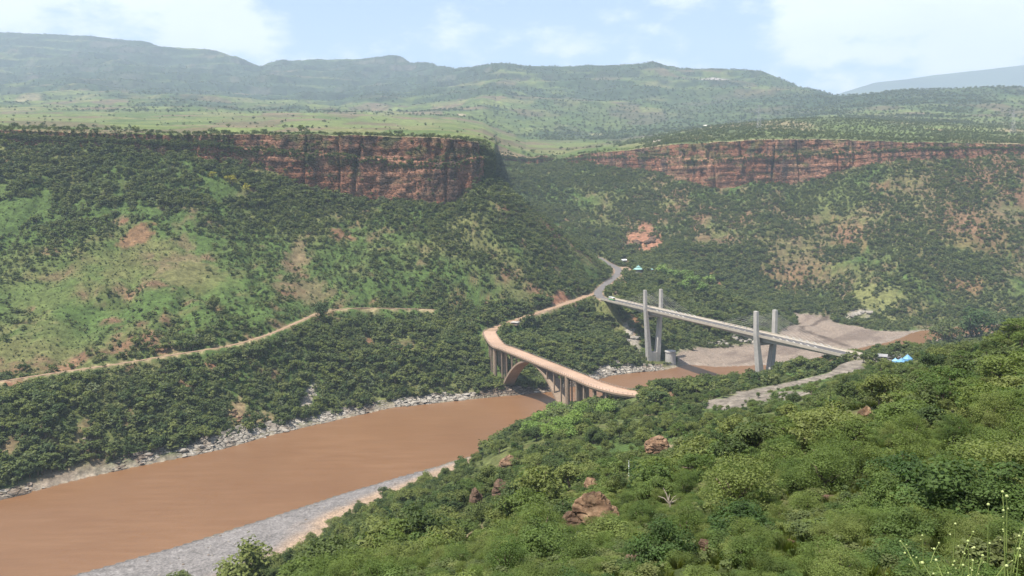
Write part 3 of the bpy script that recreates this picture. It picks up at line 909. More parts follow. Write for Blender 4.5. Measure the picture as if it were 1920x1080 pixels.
# the blue range farthest away
fx = np.linspace(1300, 2700, 240)
sky_py = np.interp(fx, [1300, 1480, 1560, 1600, 1640, 1700, 1750, 1830, 1920, 2300, 2700], [230, 200, 180, 168, 155, 149, 141, 132, 122, 112, 130]) + 1.3 * fbm(fx, fx * 0, 60, 4, 301)
crest = at_y(fx, sky_py, 11000.0)
rows = np.linspace(0, 1, 40)
FXm = crest[:, None, 0] * (1 + 0 * rows) * (.62 + .38 * rows)[None]
FYm = 11000.0 * (.62 + .38 * rows)[None] + 0 * FXm
FZm = 300 + (crest[:, 2][:, None] - 300) * (rows[None] ** 1.6) + 55 * fbm(FXm, FYm, 900, 5, 302) * (1 - rows[None] ** 6)
back = np.stack([crest[:, 0], crest[:, 1] + 1500, crest[:, 2] - 900], -1)
FG = np.concatenate([np.stack([FXm, FYm, FZm], -1), back[:, None]], 1)
fcl = np.array([.05, .07, .03]) * (1 + .5 * fbm(FG[..., 0], FG[..., 1], 500, 4, 303))[..., None]
tag(mesh_obj('far_mountain', FG.reshape(-1, 3), grid_faces(240, 41), M_FAR, None, True, fcl.reshape(-1, 3)), kind='structure')

# ================================================================== the hazy air
hb = MB().box((0, 5500, 1180), (22000, 14000, 2380))
t = NT('hazy_air')
vol = t.n('ShaderNodeVolumePrincipled', {'Color': (.68, .84, 1.0, 1), 'Density': HAZE if 'HAZE' in globals() else 1.25e-4, 'Anisotropy': 0.0})
t.t.links.new(vol.outputs[0], t.out.inputs['Volume'])
tag(hb.build('haze', t.m), kind='stuff')
# ================================================================== materials of the built things
M_CONC = mat_simple('grey_concrete', (.36, .335, .30), .2, .5, .85, .02)
M_CONC_OLD = mat_simple('weathered_tan_concrete', (.25, .185, .13), .22, .7, .9, .02)
M_CONC_PALE = mat_simple('pale_concrete', (.36, .315, .25), .14, .8, .85, .01)
M_DECK_DIRT = mat_simple('dusty_deck', (.335, .225, .155), .2, .35, .95)
M_ASPH = mat_simple('asphalt', (.085, .079, .076), .18, .9, .9, .01)
M_ASPH_NEW = mat_simple('worn_asphalt', (.125, .112, .104), .16, .6, .9, .01)
M_DIRT = mat_simple('packed_dirt', (.25, .165, .105), .2, .8, .95, .03)
M_STEEL = mat_simple('grey_steel', (.30, .30, .30), .15, 2, .5)
M_TEAL = mat_simple('teal_roof', (.22, .38, .34), .12, .6, .6)
M_BLUE = mat_simple('blue_tarpaulin', (.13, .29, .46), .15, .8, .5)
M_LBLUE = mat_simple('light_blue_sheet', (.22, .42, .60), .15, .8, .5)
M_TIN = mat_simple('grey_tin', (.26, .25, .24), .25, 1.5, .5)
M_WOOD = mat_simple('dark_wood', (.12, .075, .045), .3, 3, .8)
M_WALL = mat_simple('plaster', (.34, .29, .23), .12, 1, .9)
M_WHITE = mat_simple('white_paint', (.74, .74, .71), .06, 1, .4)
M_GREENP = mat_simple('green_paint', (.05, .26, .12), .08, 1, .4)
M_YELLOW = mat_simple('yellow_paint', (.55, .42, .06), .1, 1, .5)
M_DARKG = mat_simple('dark_glass', (.02, .025, .03), .2, 1, .12, 0, .6)
M_TYRE = mat_simple('tyre_rubber', (.02, .02, .02), .2, 3, .9)
M_ROCK = mat_simple('brown_rock', (.27, .165, .10), .45, .9, .92, .12)
M_ROCK_W = mat_simple('pale_limestone', (.225, .20, .165), .5, .45, .9, .12)
M_ROCK_B = mat_simple('grey_brown_ledge_rock', (.19, .15, .115), .45, .5, .92, .12)

def gz(x, y):
    return float(zA(np.array([float(x)]), np.array([float(y)]))[0])

def strip(name, pts, halfw, mat, lift, parent=None, kind='structure', thick=.35, off=0.0):
    """a band along a polyline, with a little thickness"""
    P = np.array(pts, float)
    tn = np.gradient(P[:, :2], axis=0)
    tn /= np.linalg.norm(tn, axis=1)[:, None]
    nn = np.stack([-tn[:, 1], tn[:, 0]], -1)
    hw = halfw if hasattr(halfw, '__len__') else np.full(len(P), halfw)
    L, Rr = P[:, :2] + nn * (hw[:, None] + off), P[:, :2] - nn * (hw[:, None] - off)
    mb = MB()
    n = len(P)
    vs = [(*L[i], P[i, 2] + lift) for i in range(n)] + [(*Rr[i], P[i, 2] + lift) for i in range(n)]
    vs += [(*L[i], P[i, 2] + lift - thick) for i in range(n)] + [(*Rr[i], P[i, 2] + lift - thick) for i in range(n)]
    fs = []
    for i in range(n - 1):
        fs += [(i, n + i, n + i + 1, i + 1), (2 * n + i, 2 * n + i + 1, 3 * n + i + 1, 3 * n + i), (i, i + 1, 2 * n + i + 1, 2 * n + i), (n + i, 3 * n + i, 3 * n + i + 1, n + i + 1)]
    fs += [(0, 2 * n, 3 * n, n), (n - 1, 2 * n - 1, 4 * n - 1, 3 * n - 1)]
    mb.poly(vs, fs)
    o = mb.build(name, mat, parent)
    if kind and parent is None:
        tag(o, kind=kind)
    return o

# roads and tracks
strip('road', ROAD_NEW, 3.9, M_ASPH_NEW, .06)
hwv = np.interp(np.arange(len(ROAD_OLD)), [0, 8, 16, 24, 48], [4.6, 4.2, 3.2, 2.6, 4.2])
strip('road', ROAD_OLD, hwv, M_DIRT, .02)
strip('dirt_track', PATH, 1.15 + .35 * np.array([random.random() for _ in PATH]), M_DIRT, .02)

# ================================================================== the new bridge
nb = empty('road_bridge', (*newb(72), 0))
tag(nb, 'newer long straight grey concrete bridge carried by two pairs of tall pylons', 'bridge')
NBO = Vector(nb.location)
def nloc(t_, off, z):
    x, y = newb(t_, off)
    return (x - NBO.x, y - NBO.y, z)
T0, T1 = -84.0, 224.0
def nsec(mb, ts, prof):
    """sweep a cross-section (function of t -> list of (offset, z)) along the bridge"""
    rings = [[nloc(t_, o, z) for o, z in prof(t_)] for t_ in ts]
    n = len(rings[0])
    base = len(mb.v)
    for r in rings:
        mb.v += r
    for j in range(len(rings) - 1):
        for k in range(n):
            mb.f.append((base + j * n + k, base + j * n + (k + 1) % n, base + (j + 1) * n + (k + 1) % n, base + (j + 1) * n + k))
    mb.f.append(tuple(base + k for k in range(n)))
    mb.f.append(tuple(base + (len(rings) - 1) * n + k for k in reversed(range(n))))
    return mb
ts = np.linspace(T0, T1, 78)
def depth(t_):
    d = min(abs(t_), abs(t_ - 145))
    return 2.3 + 2.0 * max(0, 1 - d / 60) ** 1.6
nsec(MB(), ts, lambda t_: [(-6.1, DECK_Z - .55), (-6.1, DECK_Z), (6.1, DECK_Z), (6.1, DECK_Z - .55), (4.0, DECK_Z - .9), (3.2, DECK_Z - depth(t_)), (-3.2, DECK_Z - depth(t_)), (-4.0, DECK_Z - .9)]).build('deck_girder', M_CONC, nb)
nsec(MB(), ts, lambda t_: [(-3.6, DECK_Z + .004), (-3.6, DECK_Z + .05), (3.6, DECK_Z + .05), (3.6, DECK_Z + .004)]).build('carriageway', M_ASPH, nb)
for s in (-1, 1):
    nsec(MB(), ts, lambda t_: sorted([(s * 3.65, DECK_Z + .004), (s * 6.05, DECK_Z + .004)])[:1] + [(min(s * 3.65, s * 6.05), DECK_Z + .22), (max(s * 3.65, s * 6.05), DECK_Z + .22)] + sorted([(s * 3.65, DECK_Z + .004), (s * 6.05, DECK_Z + .004)])[1:]).build('walkway', M_CONC_PALE, nb)
    a, b = sorted((s * 6.0, s * 6.28))
    nsec(MB(), ts, lambda t_: [(a, DECK_Z - .7), (a, DECK_Z + 1.0), (b, DECK_Z + 1.0), (b, DECK_Z - .7)]).build('parapet', M_CONC_PALE, nb)
# pylons: two leaning columns on a solid foot
for tp, zb in ((0, -1.0), (145, None)):
    if zb is None:
        zb = gz(*newb(tp)) - 1.0
    zs = 11.0 if zb < 3 else zb + 4
    for s in (-1, 1):
        mb = MB()
        r = []
        for z, off, hw, hl in ((zb, 3.3, 2.0, 2.3), (DECK_Z - 5, 6.95 - .5 * (DECK_Z - 5 < 60), 1.15, 2.0), (DECK_Z + 1, 7.2, 1.0, 1.75), (DECK_Z + 16.2, 7.4, .9, 1.6)):
            r.append([nloc(tp - hl, s * off - hw, z), nloc(tp + hl, s * off - hw, z), nloc(tp + hl, s * off + hw, z), nloc(tp - hl, s * off + hw, z)])
        for q in range(3):
            mb.prism(r[q], r[q + 1], caps=False)
        mb.poly(r[0], [(3, 2, 1, 0)])
        mb.poly(r[3], [(0, 1, 2, 3)])
        mb.build('pylon_column', M_CONC, nb)
    mb = MB()
    mb.prism([nloc(tp - 2.1, -4.2, zb), nloc(tp + 2.1, -4.2, zb), nloc(tp + 2.1, 4.2, zb), nloc(tp - 2.1, 4.2, zb)], [nloc(tp - 2.0, -3.6, zs), nloc(tp + 2.0, -3.6, zs), nloc(tp + 2.0, 3.6, zs), nloc(tp - 2.0, 3.6, zs)])
    mb.build('pylon_foot', M_CONC, nb)
    MB().prism([nloc(tp - 1.5, -6.0, DECK_Z - 6.2), nloc(tp + 1.5, -6.0, DECK_Z - 6.2), nloc(tp + 1.5, 6.0, DECK_Z - 6.2), nloc(tp - 1.5, 6.0, DECK_Z - 6.2)], [nloc(tp - 1.5, -6.2, DECK_Z - 4.4), nloc(tp + 1.5, -6.2, DECK_Z - 4.4), nloc(tp + 1.5, 6.2, DECK_Z - 4.4), nloc(tp - 1.5, 6.2, DECK_Z - 4.4)]).build('crossbeam', M_CONC, nb)
    for s in (-1, 1):
        for d_ in (-1, 1):
            for k in range(7):
                tt_ = tp + d_ * (16 + 6.4 * k)
                MB().tube([nloc(tp + d_ * .8, s * 6.6, DECK_Z + 8.5 + .95 * k), nloc(tt_, s * 5.0, DECK_Z + .9)], .045, 5).build('stay_cable', M_CONC, nb)
                MB().prism([nloc(tt_ - 1.5, s * 5.0 - .3, DECK_Z + .2), nloc(tt_ + 1.5, s * 5.0 - .3, DECK_Z + .2), nloc(tt_ + 1.5, s * 5.0 + .3, DECK_Z + .2), nloc(tt_ - 1.5, s * 5.0 + .3, DECK_Z + .2)],
                           [nloc(tt_ - d_ * 1.5 - .25, s * 5.0 - .3, DECK_Z + 1.35), nloc(tt_ - d_ * 1.5 + .25, s * 5.0 - .3, DECK_Z + 1.35), nloc(tt_ - d_ * 1.5 + .25, s * 5.0 + .3, DECK_Z + 1.35), nloc(tt_ - d_ * 1.5 - .25, s * 5.0 + .3, DECK_Z + 1.35)]).build('stay_anchor', M_CONC, nb)
for tp in (T0 + 3, T1 - 3):
    z0 = min(gz(*newb(tp, o)) for o in (-6, 0, 6)) - 2
    MB().prism([nloc(tp - 3, -5.6, z0), nloc(tp + 3, -5.6, z0), nloc(tp + 3, 5.6, z0), nloc(tp - 3, 5.6, z0)], [nloc(tp - 3, -5.6, DECK_Z - 2.32), nloc(tp + 3, -5.6, DECK_Z - 2.32), nloc(tp + 3, 5.6, DECK_Z - 2.32), nloc(tp - 3, 5.6, DECK_Z - 2.32)]).build('abutment', M_CONC, nb)
# the caisson the far pylon stands on, and the stub of a round pier beside it
def ngon(cx, cy, r, z, n=14, sq=1.0):
    return [(cx + r * math.cos(2 * math.pi * k / n), cy + sq * r * math.sin(2 * math.pi * k / n), z) for k in range(n)]
c0 = nloc(1.5, 0, 0)
MB().prism(ngon(c0[0], c0[1], 10.6, -3, 16), ngon(c0[0], c0[1], 10.0, 1.9, 16)).build('caisson', M_CONC_OLD, nb)
px_, py_ = newb(9, 11)
stub = empty('pier_stub', (px_, py_, 0))
MB().prism(ngon(0, 0, 4.4, -3, 18), ngon(0, 0, 4.2, 11.5, 18)).build('shaft', M_CONC, stub)
MB().prism(ngon(0, 0, 4.7, 11.503, 18), ngon(0, 0, 4.6, 12.4, 18)).build('cap', M_CONC, stub)
tag(stub, 'short round concrete pier stub in the water beside the far pylon pair', 'pier')

# ================================================================== the old arch bridge
OZ = 31.2
OC = [tuple(at_z(a, b, OZ)[:2]) for a, b in [(926, 634), (944, 643), (950, 653), (990, 665), (1033.5, 685), (1079.5, 704.5), (1119.5, 721.5), (1162, 733.5), (1205, 739.5)]]
# straight part fitted between the second and sixth points
o0, o1 = np.array(OC[2]), np.array(OC[5])
od = (o1 - o0) / np.linalg.norm(o1 - o0)
op = np.array([-od[1], od[0]])                              # points to the upstream (right) side
mids = [o0 + od * s for s in np.linspace(-18, np.linalg.norm(o1 - o0) + 4, 8)]
oend = [np.array(OC[6]), np.array(OC[7]), np.array(OC[8])]
start = [np.array([-17.5, 668.0]), np.array([-18.5, 652.0])]
OLDC = np.array(curve([(*p, OZ) for p in start + mids + oend], 6))
ob = empty('arch_bridge', (float(o0[0]), float(o0[1]), 0))
tag(ob, 'older tan concrete arch bridge with slender columns, its dusty deck curving at both ends', 'bridge')
OBO = np.array(ob.location)
OL = OLDC - OBO
def ostrip(name, hw, mat, z0, z1, off=0.0):
    P = OL
    tn = np.gradient(P[:, :2], axis=0)
    tn /= np.linalg.norm(tn, axis=1)[:, None]
    nn = np.stack([-tn[:, 1], tn[:, 0]], -1)
    a, b = P[:, :2] + nn * (off + hw), P[:, :2] + nn * (off - hw)
    n = len(P)
    vs = [(*a[i], z1) for i in range(n)] + [(*b[i], z1) for i in range(n)] + [(*a[i], z0) for i in range(n)] + [(*b[i], z0) for i in range(n)]
    fs = []
    for i in range(n - 1):
        fs += [(i, n + i, n + i + 1, i + 1), (2 * n + i, 2 * n + i + 1, 3 * n + i + 1, 3 * n + i), (i, i + 1, 2 * n + i + 1, 2 * n + i), (n + i, 3 * n + i, 3 * n + i + 1, n + i + 1)]
    fs += [(0, 2 * n, 3 * n, n), (n - 1, 2 * n - 1, 4 * n - 1, 3 * n - 1)]
    return MB().poly(vs, fs).build(name, mat, ob)
OW = 5.3
ostrip('deck_slab', OW, M_CONC_OLD, OZ - .75, OZ)
ostrip('girder', .35, M_CONC_OLD, OZ - 2.2, OZ - .753, 3.4)
ostrip('girder', .35, M_CONC_OLD, OZ - 2.2, OZ - .753, -3.4)
ostrip('carriageway', OW - .55, M_DECK_DIRT, OZ + .004, OZ + .03)
for s in (-1, 1):
    ostrip('kerb', .22, M_DECK_DIRT, OZ + .004, OZ + .3, s * (OW - .24))
# railing posts and rails
P2 = np.array(curve([tuple(p) for p in OL], 3))
arc2 = np.r_[0, np.cumsum(np.hypot(np.diff(P2[:, 0]), np.diff(P2[:, 1])))]
tn2 = np.gradient(P2[:, :2], axis=0)
tn2 /= np.linalg.norm(tn2, axis=1)[:, None]
for s in (-1, 1):
    rail = MB()
    posts = MB()
    sp = np.arange(2, arc2[-1] - 1, 2.6)
    qx, qy = np.interp(sp, arc2, P2[:, 0]), np.interp(sp, arc2, P2[:, 1])
    tx, ty = np.interp(sp, arc2, tn2[:, 0]), np.interp(sp, arc2, tn2[:, 1])
    ex, ey = qx - ty * s * (OW - .2), qy + tx * s * (OW - .2)
    for k in range(len(sp)):
        posts.box((ex[k], ey[k], OZ + .85), (.15, .15, 1.1), math.atan2(ty[k], tx[k]))
    tag(posts.build('railing_post', M_CONC_OLD, ob), kind='stuff')
    rail.tube([(ex[k], ey[k], OZ + 1.05) for k in range(len(sp))], .05, 5)
    rail.build('rail', M_STEEL, ob)
# arch rib, springing points read from the photograph
def along(px, py, z):
    w = at_z(px, py, z)[:2]
    return float((w - o0) @ od), float((w - o0) @ op)
def s_at(px, off, z):
    """where along the straight part a point at this offset and height shows at that pixel column"""
    s = np.linspace(-40, 190, 1200)
    P_ = np.stack([o0[0] + od[0] * s + op[0] * off, o0[1] + od[1] * s + op[1] * off, 0 * s + z], -1)
    return float(s[np.argmin(np.abs(to_px(P_)[0] - px))])
sL = s_at(940, -4.3, 2.5)
sR = s_at(1058, -4.3, 1.0)
PL, PR = s_at(928, -4.0, 20), s_at(1064, -4.0, 20)
zL, zR, zC = 2.0, 1.0, OZ - 1.35
RIBW = 4.3
N = 40
def arch_pt(u):
    s = sL + (sR - sL) * u
    base = zL + (zR - zL) * u
    return s, base + (zC - base) * (1 - (2 * u - 1) ** 2) ** .94
rt, rb = [], []
us = np.linspace(0, 1, N)
tops, bots = [], []
for u in us:
    s, z = arch_pt(u)
    s2, z2 = arch_pt(min(1, u + .01))
    s1, z1 = arch_pt(max(0, u - .01))
    tx, tz = s2 - s1, z2 - z1
    l = math.hypot(tx, tz)
    th_ = 1.05 + .75 * abs(2 * u - 1) ** 1.5
    tops.append((s - tz / l * th_ * .4, min(z + tx / l * th_ * .4, OZ - .78)))
    bots.append((s + tz / l * th_ * .6, z - tx / l * th_ * .6))
def oloc(s, off, z):
    p_ = o0 + od * s + op * off - OBO[:2]
    return (float(p_[0]), float(p_[1]), float(z))
def arch_mesh(offa, offb, name):
    mb = MB()
    vs = []
    for (s, z), (sb, zb_) in zip(tops, bots):
        vs += [oloc(s, offa, z), oloc(s, offb, z), oloc(sb, offb, zb_), oloc(sb, offa, zb_)]
    fs = []
    for j in range(N - 1):
        for k in range(4):
            fs.append((4 * j + k, 4 * j + (k + 1) % 4, 4 * j + 4 + (k + 1) % 4, 4 * j + 4 + k))
    fs += [(0, 1, 2, 3), (4 * N - 1, 4 * N - 2, 4 * N - 3, 4 * N - 4)]
    return mb.poly(vs, fs).build(name, M_CONC_OLD, ob)
arch_mesh(-RIBW, RIBW, 'arch_rib')
def col_part(s, off, ztop, zbot, w, name='spandrel_column', l=None, rnd=False):
    l = l or w
    if rnd:
        c_ = oloc(s, off, 0)
        return MB().prism(ngon(c_[0], c_[1], w, zbot, 16), ngon(c_[0], c_[1], w, ztop, 16)).build(name, M_CONC_OLD, ob, 0, False)
    a = [(s - l / 2, off - w / 2), (s + l / 2, off - w / 2), (s + l / 2, off + w / 2), (s - l / 2, off + w / 2)]
    return MB().prism([oloc(x, y, zbot) for x, y in a], [oloc(x, y, ztop) for x, y in a]).build(name, M_CONC_OLD, ob)
for pxc in (941, 950, 960, 1026, 1039, 1052):
    s = s_at(pxc, -3.7, 24)
    if not sL < s < sR:
        continue
    z = arch_pt((s - sL) / (sR - sL))[1]
    for off in (-3.7, 3.7):
        col_part(s, off, OZ - .76, z, .75)
LEN = float(np.linalg.norm(o1 - o0))
for s in (PL, PR):
    for off in (-4.0, 4.0):
        x, y = (o0 + od * s + op * off)
        col_part(s, off, OZ - .76, gz(x, y) - 1.5, 1.45, 'pier', rnd=True)
    col_part(s, 0, OZ - 2.21, OZ - 3.6, 9.0, 'pier_beam', l=1.3)
def at_arc(sx):
    return np.interp(sx, arc2, P2[:, 0]), np.interp(sx, arc2, P2[:, 1]), np.interp(sx, arc2, tn2[:, 0]), np.interp(sx, arc2, tn2[:, 1])
# approach piers under the curving ends
arc_right = float(arc2[np.argmin(np.hypot(P2[:, 0] - (o0 + od * (PR) - OBO[:2])[0], P2[:, 1] - (o0 + od * (PR) - OBO[:2])[1]))])
arc_left = float(arc2[np.argmin(np.hypot(P2[:, 0] - (o0 + od * (PL) - OBO[:2])[0], P2[:, 1] - (o0 + od * (PL) - OBO[:2])[1]))])
for sx, kind in ((arc_right + 12, 'wall'), (arc_right + 22, 'two'), (arc_right + 33, 'two'), (arc_right + 44, 'two'), (arc_left - 11, 'two'), (arc_left - 22, 'two')):
    x, y, tx, ty = at_arc(sx)
    for off in ((-3.4, 3.4) if kind == 'two' else (-3.2, 3.2)):
        cx, cy = x - ty * off, y + tx * off
        zb_ = gz(cx + OBO[0], cy + OBO[1]) - 1.5
        if zb_ < OZ - 1.5:
            MB().box((cx, cy, (zb_ + OZ - .76) / 2), (1.5, 1.3 if kind == 'two' else 1.8, OZ - .76 - zb_), math.atan2(ty, tx)).build('pier', M_CONC_OLD, ob)
    if kind == 'wall':
        zb_ = gz(x + OBO[0], y + OBO[1]) - 1.5
        MB().box((x, y, (zb_ + OZ - 2.4) / 2), (.8, 5.0, OZ - 2.4 - zb_), math.atan2(ty, tx)).build('pier_wall', M_CONC_OLD, ob)
print('OLD', sL, sR, PL, PR, LEN, 'deck end', OLDC[0], OLDC[-1], 'z there', gz(*OLDC[0][:2]), gz(*OLDC[-1][:2]))

# ================================================================== bus on the bridge head
bx, by = newb(-70, -1.7)
bus = empty('bus', (bx, by, DECK_Z + .05), math.atan2(NDIR[1], NDIR[0]))
tag(bus, 'small green and white bus with yellow stripe driving onto the newer bridge', 'bus')
def bxp(name, c, s, mat, par=bus, bev=.06):
    return MB().box(c, s).build(name, mat, par, bev)
bxp('body', (0, 0, 1.05), (8.6, 2.4, 1.2), M_GREENP, bev=.12)
up_ = bxp('upper_body', (-.1, 0, 2.36), (8.2, 2.3, 1.4), M_WHITE, bev=.18)
bxp('stripe', (0, 0, 1.62), (8.64, 2.44, .16), M_YELLOW, bev=.02)
bxp('windscreen', (4.02, 0, 2.35), (.06, 1.95, .95), M_DARKG, up_, 0)
bxp('rear_window', (-4.22, 0, 2.45), (.06, 1.6, .7), M_DARKG, up_, 0)
for s in (-1, 1):
    for k in range(5):
        bxp('window', (-3.1 + 1.45 * k, s * 1.16, 2.42), (1.2, .05, .72), M_DARKG, up_, 0)
    for xw in (-2.6, 2.7):
        w = MB().prism([(xw + .48 * math.cos(a), s * 1.22, .48 + .48 * math.sin(a)) for a in np.linspace(0, 2 * math.pi, 14, endpoint=False)], [(xw + .48 * math.cos(a), s * .9, .48 + .48 * math.sin(a)) for a in np.linspace(0, 2 * math.pi, 14, endpoint=False)]).build('wheel', M_TYRE, bus)
        MB().prism([(xw + .24 * math.cos(a), s * 1.24, .48 + .24 * math.sin(a)) for a in np.linspace(0, 2 * math.pi, 10, endpoint=False)], [(xw + .24 * math.cos(a), s * 1.2, .48 + .24 * math.sin(a)) for a in np.linspace(0, 2 * math.pi, 10, endpoint=False)]).build('rim', M_STEEL, w)
    bxp('headlight', (4.31, s * .8, .95), (.06, .35, .22), M_WHITE, bus, 0)
bxp('roof_rack', (-.8, 0, 3.16), (5.0, 1.7, .16), M_STEEL, bus, 0)

# ================================================================== small buildings
def place(px, py, **kw):
    g = ground(px, py, **kw)
    return (float(g[0]), float(g[1]), float(g[2]))
def octo(r, z, n=8, ph=.4):
    return [(r * math.cos(ph + 2 * math.pi * k / n), r * math.sin(ph + 2 * math.pi * k / n), z) for k in range(n)]
def pavilion(name, loc, r, hw, label, roof, tiers=2, n=8):
    e = empty(name, (loc[0], loc[1], loc[2] - .15))
    tag(e, label, 'pavilion')
    MB().prism(octo(r * 1.0, -.8, n), octo(r * 1.0, .25, n)).build('floor', M_CONC, e)
    for k in range(n):
        p_ = octo(r * .9, 0, n)[k]
        MB().box((p_[0], p_[1], .25 + hw / 2), (.32, .32, hw), .4).build('post', M_WALL, e)
    MB().prism(octo(r * .7, .253, n), octo(r * .7, 1.1 + .4 * hw, n)).build('wall', M_WALL, e)
    z0 = .25 + hw
    rf = MB().prism(octo(r * 1.22, z0 + .003, n), octo(r * .42, z0 + r * .42, n)).build('roof', roof, e)
    if tiers > 1:
        MB().prism(octo(r * .34, z0 + r * .42 + .003, n), octo(r * .34, z0 + r * .42 + .8, n)).build('lantern', M_WHITE, rf)
        MB().prism(octo(r * .52, z0 + r * .42 + .803, n), octo(r * .05, z0 + r * .42 + .8 + r * .24, n)).build('upper_roof', roof, rf)
        MB().box((0, 0, z0 + r * .66 + 1.3), (.2, .2, 1.0)).build('finial', M_WHITE, rf)
    return e
pavilion('pavilion', place(1197, 510), 5.2, 3.0, 'octagonal pavilion with two-tiered pale teal roof beside the valley road', M_TEAL)
pavilion('shelter', place(1222, 509), 2.3, 2.4, 'little teal-roofed shelter just behind the octagonal pavilion', M_TEAL, 1, 6)
def hut(name, loc, sx, sy, h_, rz, wall, roof, label, cat='hut', gable=True, roofh=1.3):
    e = empty(name, (loc[0], loc[1], loc[2] - .3), rz)
    tag(e, label, cat)
    wl = MB().box((0, 0, h_ / 2), (sx, sy, h_)).build('wall', wall, e)
    MB().box((0, -sy / 2 - .03, 1.0), (.9, .08, 2.0)).build('door', M_WOOD, e)
    for s in (-1, 1):
        MB().box((s * sx * .3, -sy / 2 - .03, h_ * .58), (.8, .08, .8)).build('window', M_DARKG, wl)
    ox, oy = sx / 2 + .45, sy / 2 + .45
    if gable:
        MB().poly([(-ox, -oy, h_ + .003), (ox, -oy, h_ + .003), (ox, oy, h_ + .003), (-ox, oy, h_ + .003), (-ox, 0, h_ + roofh), (ox, 0, h_ + roofh)], [(0, 1, 5, 4), (2, 3, 4, 5), (0, 4, 3), (1, 2, 5), (3, 2, 1, 0)]).build('roof', roof, e)
    else:
        MB().poly([(-ox, -oy, h_ + .003), (ox, -oy, h_ + .003), (ox, oy, h_ + .003), (-ox, oy, h_ + .003), (-ox, -oy, h_ + .12), (ox, -oy, h_ + .12), (ox, oy, h_ + roofh), (-ox, oy, h_ + roofh)], [(3, 2, 1, 0), (4, 5, 6, 7), (0, 1, 5, 4), (1, 2, 6, 5), (2, 3, 7, 6), (3, 0, 4, 7)]).build('roof', roof, e)
    return e
hut('hut', place(1170, 491), 5.5, 4, 2.5, .3, M_WALL, M_WHITE, 'small white-roofed hut among trees at the bend of the valley road')
hut('stone_hut', place(966, 609), 6, 4.5, 2.3, -.5, M_CONC_OLD, M_CONC, 'low grey concrete hut where the track leaves the arch bridge', gable=False, roofh=.35)
hut('guard_booth', place(1153, 553), 2.2, 2.0, 2.3, .2, M_WOOD, M_WOOD, 'brown wooden guard booth by the road junction above the bus')
_ts = at_z(1654, 661, 46.8)
hut('tin_shed', (float(_ts[0]), float(_ts[1]), gz(_ts[0], _ts[1])), 5.0, 3.6, 2.2, -.5, M_TIN, M_TIN, 'grey tin shed half hidden in shrubs left of the blue tents', 'shed', False, .9)
def tent(loc, r, h_, label, mat, n=8):
    e = empty('tent', loc)
    tag(e, label, 'tent')
    MB().tube([(0, 0, -.3), (0, 0, h_ + .9)], .08, 6).build('pole', M_WHITE, e)
    MB().prism(octo(r, h_ * .5, n), octo(.12, h_ + .3, n)).build('canopy', mat, e)
    MB().prism(octo(r * .985, h_ * .12, n), octo(r * .985, h_ * .497, n), caps=False).build('side_cloth', mat, e)
    return e
tl = [tuple(float(v_) for v_ in at_z(a_, b_, 47.0)[:2]) for a_, b_ in ((1702, 664), (1690, 669), (1679, 668))]
tent((tl[0][0], tl[0][1], gz(*tl[0]) - .1), 2.7, 4.0, 'blue round tent with pointed top, tallest of those on the terrace', M_BLUE)
tent((tl[1][0], tl[1][1], gz(*tl[1]) - .1), 2.8, 2.8, 'broad blue tent pitched in front of the tallest one', M_BLUE)
tent((tl[2][0], tl[2][1], gz(*tl[2]) - .1), 1.8, 2.2, 'low pale blue tent, the smallest on the terrace', M_LBLUE)

# lattice power masts on the shelf behind the far cliff
def mast(px, py, Y, H, label):
    b_ = at_y(px, py, Y)
    e = empty('power_mast', (float(b_[0]), float(b_[1]), float(b_[2]) - 2))
    tag(e, label, 'power mast', 'lattice masts on the shelf above the far cliff')
    def hw(z):
        return 3.2 * (1 - z / H) + .5
    for sx in (-1, 1):
        for sy in (-1, 1):
            MB().tube([(sx * hw(0), sy * hw(0), 0), (sx * hw(H), sy * hw(H), H)], .16, 4).build('leg', M_STEEL, e)
    br = MB()
    zs_ = np.linspace(0, H, 9)
    for a, b in zip(zs_[:-1], zs_[1:]):
        for sx in (-1, 1):
            br.tube([(sx * hw(a), -hw(a), a), (sx * hw(b), hw(b), b)], .09, 4)
            br.tube([(-hw(a), sx * hw(a), a), (hw(b), sx * hw(b), b)], .09, 4)
    tag(br.build('bracing', M_STEEL, e), kind='stuff')
    for z in (H * .72, H * .84, H * .96):
        MB().tube([(-6.5, 0, z), (6.5, 0, z)], .2, 4).build('crossarm', M_STEEL, e)
mast(1899, 252, 1500, 46, 'grey steel lattice power mast on the scrubby shelf above the far cliff')
mast(1423, 238, 1560, 42, 'grey steel lattice power mast on the scrubby shelf above the far cliff')

# white marker posts on the near slope
for i, (a, b) in enumerate(((1179, 893), (1255, 898))):
    q = place(a, b)
    e = empty('marker_post', (q[0], q[1], q[2] - .2))
    tag(e, 'thin pale post standing among bushes on the near slope', 'post', 'pale posts on the near slope')
    MB().tube([(0, 0, 0), (.03, 0, 2.6)], .07, 6).build('shaft', M_WHITE, e)
    MB().box((.03, 0, 2.66), (.2, .2, .1)).build('cap', M_CONC, e)

